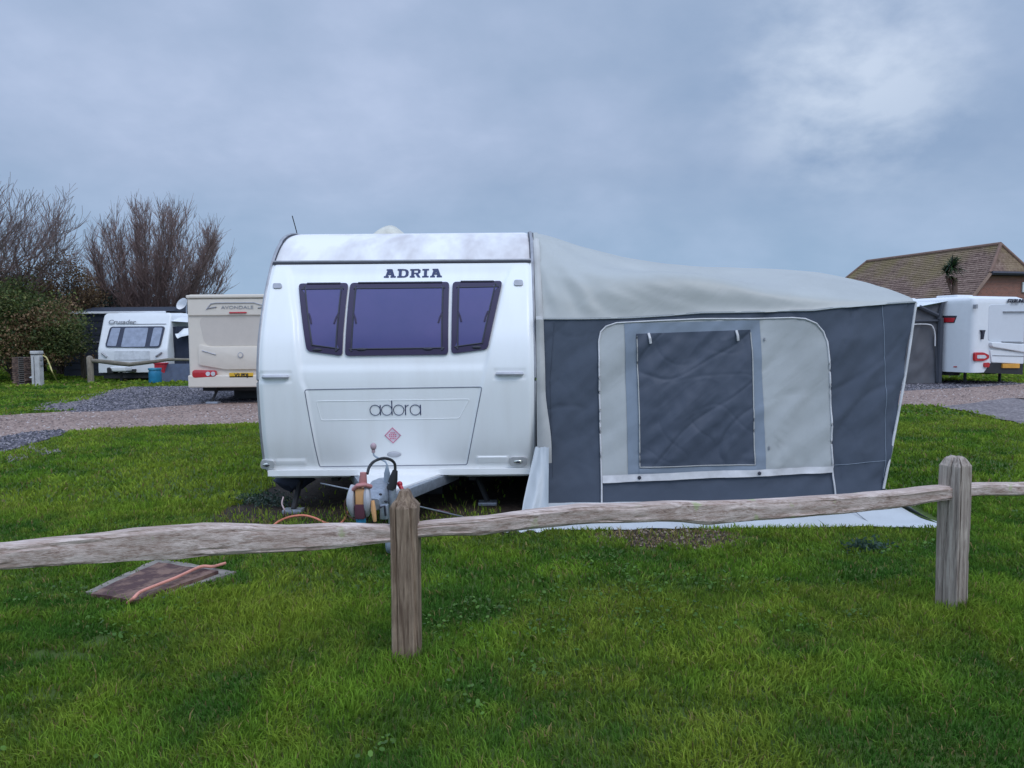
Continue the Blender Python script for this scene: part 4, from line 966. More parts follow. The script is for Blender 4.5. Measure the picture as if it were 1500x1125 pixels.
# draught flap hanging between caravan and ground
rows = []
tl = at(784, 655, 6.50); tr = at(804, 655, 6.40); bl = at(757, 782, 6.10); br_ = at(803, 780, 6.08); 
for j in range(41):
    v = j/40; row = []
    for i in range(31):
        u = i/30; T = tl.lerp(tr, u); Bm = bl.lerp(br_, u); p = T.lerp(Bm, v); row.append((p.x+.012*nz(u*4, v*3, 1)*v, p.y+.06*math.sin(u*9+v*2.0)*v*.6+.05*v*v*(1-v), max(.012, p.z+.01*nz(u*5, v*6))))
    rows.append(row)
MB().grid(rows).build('draught_flap', f_skirt, aw)
rows = []
a = at(735, 782, 6.03); b = at(803, 776, 6.05)
for j in range(11):
    v = j/10; rows.append([((a.x*(1-i/20)+b.x*i/20)+.01*nz(i, v*3), 6.08-.13*v*(.7+.3*math.sin(i*.9)), .012+.035*math.sin(math.pi*v)*(.5+.5*nz(i*.5, 2))) for i in range(21)])
MB().grid(rows).build('bunched_hem', f_skirt, aw)

rows = [[(AX0-.03+.01*nz(y*3, z*4), y, z) for y in np.linspace(6.75, 12.4, 60)] for z in np.linspace(.0, .42, 8)]
MB().grid(rows).build('light_block_skirt', f_dark, aw)  # unseen dark sheet, added to block light from the right under the caravan
# ================================================================== BACKGROUND CARAVANS
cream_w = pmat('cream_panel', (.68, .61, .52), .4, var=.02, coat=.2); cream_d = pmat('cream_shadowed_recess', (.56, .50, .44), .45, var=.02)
yellowp = pmat('yellow_plate', (.72, .42, .03), .4); redl = pmat('red_lamp', (.50, .02, .03), .2, coat=.5); whitel = pmat('white_lamp', (.6, .6, .62), .2)
bgwhite = pmat('background_white_panel', (.72, .73, .74), .35, var=.02); greywin = pmat('pale_window', (.25, .28, .36), .12, coat=.5); dkwin = pmat('dark_window_frame', (.02, .025, .05), .25)
def B(parent, name, mat, *boxes, bevel=0.0, smooth=False):
    m = MB()
    for c, s in boxes: m.box(c, s)
    return m.build(name, mat, parent, smooth=smooth, bevel=bevel)
def tow_box(parent, name, mat, x0, x1, y0, y1, z0, z1, rv, rh=.05, taper=0.0, nose=None):
    """caravan shell: rounded in profile; nose(z)-> y push back for the near end"""
    m = MB(); rows = []; zs = np.linspace(z0, z1, 34)
    def ring(z):
        t = (z-z0)/(z1-z0); e = rv*(1-math.sqrt(max(0, 1-max(0, (z-(z1-rv))/rv)**2))) if z > z1-rv else 0
        f = nose(z) if nose else 0; k = taper*t; pts = []
        xa, xb, ya, yb = x0+k+e*.6, x1-k-e*.6, y0+f, y1-e
        for (cx, cy, a0) in ((xb-rh, ya+rh, -90), (xb-rh, yb-rh, 0), (xa+rh, yb-rh, 90), (xa+rh, ya+rh, 180)):
            for q in range(5): an = R(a0+q*22.5); pts.append((cx+rh*math.cos(an), cy+rh*math.sin(an), z))
        return pts
    for z in zs: rows.append(ring(z))
    m.grid(rows, True); m.add(rows[-1], [tuple(range(20))]); m.add(rows[0], [tuple(range(20))[::-1]]); return m.build(name, mat, parent)
def wheels(parent, xs, y, r=.31):
    for x in xs:
        m = MB(); m.grid([[(x+o, y+q*math.cos(a), r+q*math.sin(a)) for o, q in ((-.09, r*.55), (-.1, r*.9), (-.07, r), (.07, r), (.1, r*.9), (.09, r*.55))] for a in np.linspace(0, 2*math.pi, 25)]); w = m.build('wheel', black_m, parent)
        m = MB(); m.tube([(x-.07, y, r), (x+.07, y, r)], r*.56, 16); m.build('rim', galv, w)
# --- cream caravan, rear end towards us
AY = 18.0; sc = AY/F
c = at(350, 590, AY); ax = c.x; hw = 1.14
av = thing('touring_caravan', (ax, AY, 0), 'cream caravan with a yellow number plate, left of the big white caravan', 'caravan', 'touring caravans parked on the pitches')
zt_ = zat(350, 431, AY); zb_ = zat(350, 567, AY)
tow_box(av, 'body', cream_w, ax-hw, ax+hw, AY, AY+5.6, zb_, zt_, .10, .05)
zz = lambda y: zat(350, y, AY)
xx = lambda x: at(x, 500, AY).x
B(av, 'roof_lip', cream_w, ((ax, AY-.02, zt_-.05), (2*hw-.02, .10, .07)), bevel=.02)
B(av, 'upper_panel', cream_w, ((ax, AY-.015, (zz(438)+zz(462))/2), (2*hw-.06, .05, zz(438)-zz(462))), bevel=.02)
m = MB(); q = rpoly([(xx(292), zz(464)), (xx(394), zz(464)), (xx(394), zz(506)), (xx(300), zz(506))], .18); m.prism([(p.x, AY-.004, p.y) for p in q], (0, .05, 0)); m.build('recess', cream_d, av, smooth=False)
m = MB(); q = rpoly([(xx(291), zz(504)), (xx(312), zz(508)), (xx(408), zz(508)), (xx(408), zz(541)), (xx(330), zz(541)), (xx(291), zz(534))], .06); m.prism([(p.x, AY-.05, p.y) for p in q], (0, .06, 0)); m.build('lower_panel', cream_w, av, bevel=.015)
B(av, 'bumper', cream_w, ((ax, AY-.03, zz(558)), (2*hw, .10, zz(549)-zz(567))), bevel=.03)
m = MB(); m.tube([(xx(297), AY-.055, zz(513)), (xx(317), AY-.055, zz(519))], .022, 6, flat=.6); m.build('grab_handle', handle_m, av)
m = MB(); m.tube([(xx(353), AY-.07, zz(520)), (xx(353), AY-.04, zz(520))], .065, 18); cr = m.build('badge', handle_m, av); m = MB(); m.tube([(xx(353), AY-.075, zz(520)), (xx(353), AY-.05, zz(520))], .045, 16); m.build('badge_face', cream_w, cr)
for s in (1, -1):
    m = MB(); cx_ = ax+s*(xx(299.5)-ax); q = rpoly([(cx_-.28, zz(541)), (cx_+.28, zz(542)), (cx_+.28, zz(551)), (cx_-.28, zz(553))], .09); m.prism([(p.x, AY-.085, p.y) for p in q], (0, .08, 0)); tl_ = m.build('tail_light', redl, av, bevel=.01)
    for dx in (.09, .21): m = MB(); m.tube([(cx_+s*dx, AY-.095, zz(547)), (cx_+s*dx, AY-.06, zz(547))], .05, 14); m.build('lens', whitel, tl_)
B(av, 'high_brake_light', redl, ((xx(351), AY-.055, zz(458)), (.40, .04, .035)), bevel=.01)
m = MB(); m.tube([(xx(305), AY-.055, zz(453)), (xx(312), AY-.055, zz(444.5)), (xx(320), AY-.055, zz(443.5)), (ax+(ax-xx(320)), AY-.055, zz(443.5)), (ax+(ax-xx(308)), AY-.055, zz(447)), (ax+(ax-xx(303)), AY-.055, zz(453))], .012, 6); m.build('name_frame', handle_m, av)
text_part('lettering', 'AVONDALE', .105, (xx(350), AY-.048, zz(450.5)), trim_m, av, sx=1.35)
np_ = B(av, 'number_plate', yellowp, ((xx(353.5), AY-.07, zz(549.5)), (.56, .02, .115)), bevel=.008)
text_part('characters', 'V2 PDJ', .105, (xx(354), AY-.084, zz(549.5)), black_m, np_, sx=1.05, offset=.004)
for k, (dx, ww) in enumerate(((-.58, .2), (.58, .2))): MB().tube([(xx(350)+dx-ww/2, AY-.05, zz(451.5)), (xx(350)+dx+ww/2, AY-.05, zz(449.5))], .014, 5).build('swoosh', trim_m, av)
m = MB(); m.tube([(xx(312), AY+.3, .42), (xx(305), AY+.1, .05)], .03, 6); m.tube([(xx(318), AY+.3, .42), (xx(309), AY+.1, .3)], .02, 6); sdy = m.build('corner_steady', chassis_m, av)
m = MB(); m.box((xx(307), AY+.1, .03), (.28, .2, .05)); m.build('foot', galv, sdy, bevel=.01)
B(av, 'chassis', chassis_m, ((ax, AY+2.9, .34), (1.9, 5.2, .1)), ((ax, AY+1.2, .20), (.9, .5, .3)))
wheels(av, (ax-.98, ax+.98), AY+3.0)

# --- far white caravan, nose towards us
KY = 28.0; kx = at(193, 520, KY).x; kw = 1.22
kc = thing('touring_caravan', (kx, KY, 0), 'small distant white caravan with pale front windows behind a low rail', 'caravan', 'touring caravans parked on the pitches')
zz2 = lambda y: zat(193, y, KY); xx2 = lambda x: at(x, 500, KY).x
def kn(z): return .40*max(0, z-1.12)
tow_box(kc, 'body', bgwhite, kx-kw-.04, kx+kw+.08, KY, KY+5.6, zz2(545.5), zz2(458), .18, .08, .03, kn)
def ky(z): return KY+kn(z)
def kpatch(px, off, mat, name, parent, r=.06):
    q = rpoly([(xx2(a), zz2(b)) for a, b in px], r); m = MB(); n = len(q)
    f = [Vector((p.x, ky(p.y)-off, p.y)) for p in q]; b = [v+Vector((0, off+.02, 0)) for v in f]; m.add(f+b, [tuple(range(n))]+[(i, (i+1) % n, (i+1) % n+n, i+n) for i in range(n)]); return m.build(name, mat, parent, smooth=False)
wf = kpatch(((156, 478), (237, 478), (234, 509.5), (153, 508)), .05, dkwin, 'window', kc, .12)
for q in (((159, 480), (172, 480), (169.5, 507), (156, 506)), ((178.5, 480), (213, 480), (212, 508), (177, 508)), ((221, 480), (234, 480), (232, 507), (219, 507.5))): kpatch(q, .062, greywin, 'pane', wf, .05)
kpatch(((167, 514), (219, 514), (219, 527), (167, 527)), .02, pmat('locker_white', (.64, .65, .67), .4), 'locker_door', kc, .03)
for s in (1, -1):
    m = MB(); x1, x2 = (xx2(149), xx2(156)) if s > 0 else (xx2(237), xx2(228)); m.tube([(x1, KY-.04, zz2(516.5)), (x2, KY-.04, zz2(522.5))], .03, 6); m.build('grab_handle', trim_m, kc)
text_part('lettering', 'Crusader', .22, (xx2(172), ky(zz2(472))-.06, zz2(471.5)), trim_m, kc, shear=.3, sx=1.2, offset=.004, depth=.01)
m = MB(); m.tube([(xx2(188), ky(2.1)-.03, zz2(474.5)), (xx2(238), ky(2.1)-.03, zz2(474.5))], .012, 5); m.build('stripe', trim_m, kc)
B(kc, 'hitch_cover', bgwhite, ((xx2(191), KY-.75, zz2(539)), (.55, .5, .17)), bevel=.05); B(kc, 'coupling', chassis_m, ((xx2(180), KY-.8, zz2(541)), (.22, .4, .22)), bevel=.04)
B(kc, 'chassis', chassis_m, ((kx, KY+2.5, .24), (2.2, 4.8, .28)), ((kx, KY-.3, .4), (.3, 1.0, .08)), ((xx2(190), KY-.7, .18), (.07, .07, .36)))
B(kc, 'roof_light', bgwhite, ((kx-.2, KY+1.2, 2.45), (1.4, .6, .10)), bevel=.03); B(kc, 'roof_light', bgwhite, ((kx+.6, KY+2.5, 2.46), (.6, .5, .12)), bevel=.03)
wheels(kc, (kx-1.0, kx+1.05), KY+3.0)
# its side awning in navy with pale roof
na = thing('caravan_awning', (xx2(262), KY+.8, 0), 'navy blue awning with pale curved roof beside the distant white caravan', 'awning')
navy_f = pmat('navy_canvas', (.022, .03, .055), .8); 
x0_, x1_ = xx2(244), xx2(300); zt2 = 2.05
m = MB(); rows = []
for j in range(13): v = j/12; rows.append([(x0_+(x1_-x0_)*i/24, KY+.55+.05*nz(i*.7, v*3), (1.95)*(1-v)+.02+.25*0) for i in range(25)])
m.grid(rows); m.prism([(x1_, KY+.55, .02), (x1_, KY+3.2, .02), (x1_, KY+3.2, 1.95), (x1_, KY+.55, 1.95)], (.03, 0, 0)); nw = m.build('wall', navy_f, na)
m = MB(); rows = []
for j in range(13): v = j/12; rows.append([(x0_+(x1_-x0_)*i/16, KY+.45+2.8*v, 1.93+.45*math.sin(min(1, .35+v*1.2)*math.pi/2)+.02*nz(i, v)-.10*(i/16)) for i in range(17)])
m.grid(rows); m.build('roof', bgwhite, na)
m = MB(); rows = []
for j in range(7):
    v = j/6; rows.append([(xx2(253)+(xx2(282)-xx2(253))*i/16, KY+.46-.25*math.sin(v*1.5), lin(i/16, [(0, zz2(489)), (.3, zz2(481.5)), (1, zz2(480))])*(1-v)+lin(i/16, [(0, zz2(489.5)), (.1, zz2(497)), (.3, zz2(494)), (1, zz2(490))])*v) for i in range(17)])
m.grid(rows); m.build('window_canopy', bgwhite, na)
# satellite dish above
sdh = thing('satellite_dish', (at(271, 444, KY+3.6).x, KY+3.6, 0), 'pale satellite dish on a thin mast behind the navy awning', 'satellite dish')
m = MB(); dcx = at(268.5, 445, KY+3.5); rows = []
for k in range(6): rr = .27*k/5; rows.append([dcx+Vector((rr*math.cos(a)*.75+.10*rr/.36*0, .25*(rr/.27)**2*-1+.1, rr*math.sin(a)*.85))+Vector((rr*math.sin(a)*.35, 0, 0)) for a in np.linspace(0, 2*math.pi, 21)])
m.grid(rows); m.build('dish', bgwhite, sdh); m = MB(); m.tube([(dcx.x+.08, KY+3.6, 0), (dcx.x+.08, KY+3.6, dcx.z)], .03, 6); m.build('mast', galv, sdh)
# blue water container, red box, dark groundsheet roll
bw = thing('water_container', (xx2(228), KY-1.3, 0), 'bright blue water container standing by the distant white caravan', 'water container')
wx = at(227, 545, KY-1.3).x
m = MB(); m.tube([(wx, KY-1.3, .02), (wx, KY-1.3, .30), (wx, KY-1.3, .36), (wx, KY-1.3, .46)], lambda t: .21 if t < .7 else .19, 18); m.build('drum', bluep, bw, bevel=.01)
m = MB(); m.tube([(wx, KY-1.3, .45), (wx, KY-1.3, .52)], .22, 18); m.build('lid', pmat('light_blue_plastic', (.04, .26, .40), .4), bw, bevel=.012)
rb = thing('storage_box', (xx2(237), KY-.4, 0), 'red plastic box half hidden behind the blue water container', 'box'); rx = at(236, 535, KY-.4).x
B(rb, 'box', redm, ((rx, KY-.4, .33), (.36, .3, .6)), bevel=.02); B(rb, 'lid', redm, ((rx, KY-.4, .65), (.40, .34, .05)), bevel=.015)
gs = thing('windbreak', (xx2(262), KY-.2, 0), 'dark blue sheet draped low in front of the navy awning', 'sheet')
m = MB(); m.grid([[(xx2(241)+(xx2(300)-xx2(241))*i/24, KY-.3-.5*v/8+.05*nz(i*.8, v), .62*(1-v/8)+.01+.02*nz(i, 3)) for i in range(25)] for v in range(9)]); m.build('sheet', pmat('dark_blue_sheet', (.03, .045, .08), .5, bump=.5, bscale=6), gs)

# --- dark hut behind the bush
hy = 31.5; hx0 = at(92, 500, hy).x; hx1 = at(243, 500, hy).x
hut = thing('dark_hut', ((hx0+hx1)/2, hy, 0), 'long dark navy hut with a thin white gutter behind the rusty-leaved bush', 'hut')
zt3 = zat(140, 460, hy)
dkc = pmat('dark_cladding', (.022, .028, .045), .7, stretch=(1, 1, 5), scale=4)
m = MB(); n_ = 9
for k in range(n_): z0, z1 = zt3*k/n_, zt3*(k+1)/n_; m.box(((hx0+hx1)/2, hy+1.5-.01*(k % 2)*0, (z0+z1)/2), (hx1-hx0-.02*(k % 2), 3.0-.04*(k % 2), z1-z0-.02))
m.build('cladding', dkc, hut, smooth=False)
B(hut, 'gutter', bgwhite, (((hx0+hx1)/2, hy-.06, zt3+.05), (hx1-hx0+.1, .14, .09)), bevel=.02)
B(hut, 'mid_rail', trim_m, (((hx0+hx1)/2, hy-.03, zat(140, 501, hy)), (hx1-hx0, .03, .035)))
zr = zat(180, 451, hy+2)
m = MB(); m.prism([(hx0+.6, hy+.2, zt3+.10), (hx0+.6, hy+3.2, zt3+.10), (hx0+.6, hy+2.4, zr), (hx0+.6, hy+1.2, zr)], (hx1-hx0-.4, 0, 0)); m.build('roof', dkc, hut, smooth=False)
m = MB(); m.tube([(hx0, hy-.04, .95), (hx1, hy-.04, .95)], .025, 5)
# ================================================================== rear rail fence + posts on the left
old = wood('pale_old_post', 'z', (.30, .26, .20), (.16, .13, .10)); oldr = wood('mossy_rail', 'x', (.25, .22, .17), (.10, .085, .065))
p1_ = at(133, 555, 26.6); p1_.z = 0; p2_ = Vector((at(330, 530, p1_.y-.3).x, p1_.y-.3, 0))
rfn = thing('rail_fence', (p1_.x, p1_.y, 0), 'low mossy rail with a round-topped wooden post in front of the distant white caravan', 'fence')
hh = zat(133, 521, p1_.y)
m = MB(); m.tube([(p1_.x, p1_.y, -.02), (p1_.x, p1_.y, hh*.5), (p1_.x-.01, p1_.y, hh-.08), (p1_.x-.01, p1_.y, hh-.02), (p1_.x-.01, p1_.y, hh)], lambda t: (.105, .105, .105, .08, .03)[min(4, int(t*4+.01))], 12); m.build('post', old, rfn)
m = MB(); m.tube([(p2_.x, p2_.y, -.02), (p2_.x, p2_.y, .8), (p2_.x, p2_.y, .86)], .10, 12); m.build('post', old, rfn)
pts = []
for k in range(25):
    t = k/24; p = p1_.lerp(p2_, t); px = prj((p.x, p.y, 0))[0]; pts.append(Vector((p.x, p.y, zat(px, lin(px, [(133, 528), (155, 530), (190, 534), (225, 530), (250, 526.5), (278, 527), (330, 527)]), p.y))))
m = MB(); m.tube(pts, lambda t: .055+.03*math.sin(t*5+.3)*(1-t)+.01*nz(t*20), 10); m.build('rail', oldr, rfn)
for (px, ph, lab) in ((123, 512, 'dark square post beside the bush, left of the round-topped post'),):
    p = gr(px, 555); m = MB(); h_ = zat(px, ph, p.y); m.box((p.x, p.y, h_/2-.02), (.14, .14, h_+.04)); m.box((p.x, p.y, h_+.02), (.17, .17, .04)); o = m.build('fence_post', wood('dark_post', 'z', (.09, .075, .06), (.05, .04, .03)), bevel=.01); tag(o, lab, 'post')
# utility pillar
up_ = gr(56, 565); ux, uy = up_.x, up_.y; uh = zat(56, 514, uy)
ub = thing('hookup_pillar', (ux, uy, 0), 'pale grey electric hook-up pillar with a yellow hose beside the bush', 'utility pillar')
pillarm = pmat('pillar_grey', (.50, .48, .47), .6)
B(ub, 'column', pillarm, ((ux, uy, uh*.44), (.27, .24, uh*.9)), bevel=.015); B(ub, 'cap', pillarm, ((ux, uy, uh*.955), (.30, .27, uh*.09)), bevel=.02)
B(ub, 'seam', seam_m, ((ux-.03, uy-.125, uh*.44), (.012, .012, uh*.8)), ((ux, uy-.13, uh*.90), (.26, .012, .015)))
B(ub, 'socket', trim_m, ((ux+.15, uy, uh*.62), (.05, .12, .10)), ((ux+.15, uy, uh*.78), (.05, .12, .10)), bevel=.01)
m = MB(); m.tube(crom([at(63, 521, uy), at(68, 524, uy-.05), at(73, 535, uy-.1), at(78, 548, uy-.15), gr(86, 561, .02), gr(92, 560, .02)], 6), .022, 6); m.build('hose', pmat('yellow_hose', (.50, .42, .16), .5), ub)
m = MB(); m.ell(at(47, 553, uy), (.09, .06, .035)); m.build('tap', whitel, ub)
# brick pier with pale worn bricks
bp2 = gr(25, 565); bx, by = bp2.x, bp2.y+.3; bh = zat(25, 523, by)
brick = bpy.data.materials.new('old_brick'); brick.use_nodes = True; t = brick.node_tree; b = t.nodes['Principled BSDF']; tc = nd(t, 'ShaderNodeTexCoord'); bt = nd(t, 'ShaderNodeTexBrick')
mp = nd(t, 'ShaderNodeMapping'); mp.inputs['Rotation'].default_value = (R(90), 0, 0); t.links.new(tc.outputs['Object'], mp.inputs[0]); t.links.new(mp.outputs[0], bt.inputs[0])
bt.inputs['Color1'].default_value = (.34, .12, .075, 1); bt.inputs['Color2'].default_value = (.24, .085, .055, 1); bt.inputs['Mortar'].default_value = (.22, .19, .17, 1); bt.inputs['Scale'].default_value = 4.0; bt.inputs['Mortar Size'].default_value = .03; b.inputs['Roughness'].default_value = .9
t.links.new(bt.outputs[0], b.inputs['Base Color'])
m = MB(); nb = 14
pr = thing('brick_pier', (bx, by, 0), 'crumbling brown brick pier under the left edge of the bush', 'brick pier')
for k in range(nb):
    dx = .07*nz(k*1.7, 3); q_ = .04*nz(k*2.3, 6)
    m.box((bx+dx-.11, by, bh*(k+.5)/nb), (.20+q_, .4, bh/nb-.015)); m.box((bx+dx+.11, by+.02, bh*(k+.5)/nb), (.20-q_, .4, bh/nb-.02))
m.build('bricks', pmat('pier_brick', (.24, .15, .11), .9, scale=9, col2=(.07, .04, .033), bump=.6, lo=.42, hi=.70), pr, bevel=.006); B(pr, 'core', pmat('mortar', (.13, .11, .10), .95), ((bx, by, bh/2), (.36, .36, bh-.01)))

# --- white caravan on the right with red lamps
SYc = 22.0; 
zz4 = lambda y: zat(1440, y, SYc); xx4 = lambda x: at(x, 500, SYc).x
xa = xx4(1427); xb = xa+2.3
# ray through the far side corner gives the turn of the van: side wall visible from px 1378 to 1427
sv = thing('touring_caravan', (xa+1.1, SYc, 0), 'white caravan with red tail lamps and orange plate at the right edge', 'caravan', 'touring caravans parked on the pitches')
ang = math.atan2(4.6, 0.55)
zt4 = zat(1440, 433, SYc); zb4 = zat(1440, 546, SYc)
# shell is turned so that its left side shows: built in local frame then rotated
LOC = Vector((xa, SYc, 0)); RT = R(24.0)
def L(x, y, z): return LOC+Vector((x*math.cos(RT)-y*math.sin(RT), x*math.sin(RT)+y*math.cos(RT), z))
def turn(mb): mb.v = [tuple(L(*v)) for v in mb.v]; return mb
def lbox(name, mat, parent, *bx, bevel=0.0):
    m = MB()
    for c, s in bx: m.box(c, s)
    return turn(m).build(name, mat, parent, smooth=False, bevel=bevel)
def lx(px):    # local x on the rear face for an image column
    best = None
    d = ray(px, 500); n_ = Vector((-math.sin(RT), math.cos(RT), 0)); tt = (LOC-CAM).dot(n_)/d.dot(n_); p = CAM+d*tt; return (p-LOC).dot(Vector((math.cos(RT), math.sin(RT), 0))), p.y
def lz(px, py): y = lx(px)[1]; return zat(px, py, y)
def shell(x0, x1, y0, y1, z0, z1):
    m = MB(); rows = []; rh = .16; rv = .16
    for z in np.linspace(z0, z1, 30):
        e = rv*(1-math.sqrt(max(0, 1-max(0, (z-(z1-rv))/rv)**2))) if z > z1-rv else 0; pts = []
        for (cx, cy, a0) in ((x1-rh-e, y0+rh+e, -90), (x1-rh-e, y1-rh-e, 0), (x0+rh+e*.6, y1-rh-e, 90), (x0+rh+e*.6, y0+rh+e, 180)):
            for q in range(7): an = R(a0+q*15); pts.append((cx+rh*math.cos(an), cy+rh*math.sin(an), z))
        rows.append(pts)
    m.grid(rows, True); m.add(rows[-1], [tuple(range(28))]); m.add(rows[0], [tuple(range(28))[::-1]]); return m
turn(shell(0, 2.3, 0, 6.4, zb4, zt4)).build('body', bgwhite, sv)
def rp(px, off, mat, name, parent, r=.03, bevel=0):
    q = rpoly([(min(lx(a)[0], 2.16), lz(a, b)) for a, b in px], r); m = MB(); m.prism([(p.x, -off, p.y) for p in q], (0, off+.03, 0)); return turn(m).build(name, mat, parent, smooth=False, bevel=bevel)
rp(((1447, 446), (1530, 446), (1530, 500), (1447, 500)), .012, pmat('recess_white', (.60, .62, .65), .4, var=.01), 'upper_panel', sv, .12, .01)
rp(((1448, 501), (1560, 503), (1560, 515), (1449, 508)), .10, bgwhite, 'shelf', sv, .05, .03)
rp(((1449, 512), (1560, 514), (1560, 531), (1452, 531)), .04, bgwhite, 'lower_panel', sv, .05, .02)
tlr = rp(((1427, 516), (1440, 516), (1448, 520), (1448, 525), (1440, 529), (1427, 529)), .04, redl, 'tail_light', sv, .06, .01)
rp(((1430, 520), (1441, 520), (1444, 523), (1441, 525), (1430, 525)), .05, whitel, 'lens', tlr, .02)
rp(((1441, 531), (1449, 531), (1448, 538), (1441, 538)), .05, redl, 'reflector', sv, .1)
rp(((1467, 532.5), (1492, 532.5), (1492, 539), (1467, 539)), .06, pmat('orange_plate', (.70, .33, .04), .4), 'number_plate', sv, .005)
for yy in (456, 500.5):
    rp(((1467, yy), (1530, yy), (1530, yy+1.2), (1467, yy+1.2)), .07, trim_m, 'rail', sv, .005)
rp(((1434, 483.5), (1440, 483.5), (1439, 487), (1437.5, 497), (1436, 497), (1436, 487)), .07, seam_m, 'grab_handle', sv, .01)
rp(((1425, 446), (1428, 446), (1428, 452), (1425, 452)), .06, trim_m, 'marker_light', sv, .01)
rp(((1452, 520), (1530, 520.5), (1530, 521.3), (1452, 520.8)), .055, trim_m, 'stripe', sv, .002)
q = lx(1492); text_part('lettering', 'STERLING', .145, L(lx(1485)[0], -.04, lz(1485, 441)), seam_m, sv, rotz=RT, shear=.25, sx=1.25, offset=.004, depth=.01)
q = lx(1483); text_part('lettering', 'ECCLES', .075, L(q[0], -.04, lz(1483, 444.8)), trim_m, sv, rotz=RT, sx=1.3)
# side graphics on the left wall (local x = 0 plane)
def sideq(px, py):
    d = ray(px, py); n_ = Vector((math.cos(RT), math.sin(RT), 0)); tt = (LOC-CAM).dot(n_)/d.dot(n_); p = CAM+d*tt; return (p-LOC).dot(Vector((-math.sin(RT), math.cos(RT), 0))), p.z
def sp(px, off, mat, name, parent):
    q = [sideq(*p) for p in px]; m = MB(); m.prism([(-off, a, b) for a, b in q], (off+.02, 0, 0)); return turn(m).build(name, mat, parent, smooth=False)
g_ = sp(((1380, 462.5), (1402, 462.5), (1398, 473), (1379.5, 473)), .012, seam_m, 'side_graphic', sv)
sp(((1380, 465.5), (1400, 465.5), (1397, 472), (1380, 472)), .016, redl, 'red_flash', g_)
sp(((1397, 536.5), (1402, 536.5), (1402, 538), (1397, 538)), .012, redl, 'side_marker', sv)
lbox('roof_vent', bgwhite, sv, ((.9, 1.3, zt4+.03), (.7, .7, .10)), bevel=.03); lbox('roof_vent', bgwhite, sv, ((1.2, 3.4, zt4+.03), (.6, .6, .12)), bevel=.03)
lbox('chassis', chassis_m, sv, ((.25, 3.5, .36), (.3, 5.6, .2)), ((1.9, 3.5, .36), (.3, 5.6, .2)), ((.35, .5, .2), (.06, .06, .42)), ((1.9, .5, .2), (.06, .06, .42)), ((1.1, 3.2, .3), (2.0, .12, .12)))
rp(((1452, 531.5), (1540, 531.5), (1560, 546), (1442, 546)), .02, chassis_m, 'rear_arch', sv, .02)
for sx_ in (.18, 2.1):
    m = MB(); m.grid([[(sx_+o, 3.2+q*math.cos(a), .32+q*math.sin(a)) for o, q in ((-.09, .17), (-.1, .28), (-.07, .32), (.07, .32), (.1, .28), (.09, .17))] for a in np.linspace(0, 2*math.pi, 25)]); w = turn(m).build('wheel', black_m, sv)
    m = MB(); m.tube([(sx_-.07, 3.2, .32), (sx_+.07, 3.2, .32)], .175, 16); turn(m).build('rim', galv, w)
# grey awning of that caravan
ga = thing('caravan_awning', L(-1.2, 2.4, 0), 'grey awning with a white piped arch on the left side of the red-lamped caravan', 'awning')
gy = L(0, sideq(1378, 500)[0], 0).y-.05; print('gy', gy)
gx0 = at(1326, 500, gy).x; gx1 = at(1379, 500, gy).x; f_g = fabric('grey_awning_canvas', (.115, .115, .125)); f_g2 = fabric('dark_grey_awning_canvas', (.065, .07, .085))
def gz(px, py): return zat(px, py, gy)
m = MB(); rows = []
for j in range(25):
    v = j/24; row = []
    for i in range(33):
        u = i/32; px = 1318+62*u; top = gz(px, lin(px, [(1318, 458), (1345, 451), (1379, 444)])); row.append((at(px, 500, gy).x, gy+.05*nz((u+v)*6, (u-v)*3), top*(1-v)+.03*v))
    rows.append(row)
m.grid(rows); gw = m.build('wall', f_g, ga)
m = MB()
for a, b in (((1345, 449.5), (1372, 462)), ((1379, 443), (1374, 468))): m.tube([(at(a[0], 500, gy-.05).x, gy-.08, gz(*a)), (at(b[0], 500, gy-.05).x, gy-.08, gz(*b))], .06, 6)
m.tube([(at(1330, 500, gy).x, gy-.07, gz(1330, 471)), (at(1378, 500, gy).x, gy-.07, gz(1378, 469.5))], .035, 6); m.tube([(at(1375.5, 500, gy).x, gy-.07, gz(1376, 466)), (at(1375, 500, gy).x, gy-.07, .05)], .085, 6); m.tube([(at(1368, 500, gy).x, gy-.07, gz(1368, 490)), (at(1372, 500, gy).x, gy-.07, .05)], .02, 6)
m.build('dark_trim', f_g2, gw)
m = MB(); m.tube(crom([(at(a, 500, gy).x, gy-.09, gz(a, b)) for a, b in ((1322, 477), (1340, 475), (1358, 475.5), (1364, 480), (1367, 490), (1367.5, 507))], 6), .018, 6); m.build('piping', f_pipe, gw)
m = MB(); rows = []
for j in range(9):
    v = j/8; rows.append([(at(1300+90*i/20, 500, gy).x+.35*v, gy-.12+1.8*v, gz(1300+90*i/20, lin(1300+90*i/20, [(1300, 461), (1340, 449.5), (1390, 440)]))*(1-v)+(zt4+.02)*v+.02*nz(i, v*3)) for i in range(21)])
m.grid(rows); m.build('roof', pmat('white_awning_roof', (.66, .68, .70), .5), ga)
m = MB(); rows = [[(at(1316+10*i/4, 500, gy-.3).x, gy-.3, gz(1320, 490)*(1-j/6)+.02) for i in range(5)] for j in range(7)]; m.grid(rows); m.build('pale_side', pmat('pale_side_canvas', (.5, .5, .52), .7), ga)

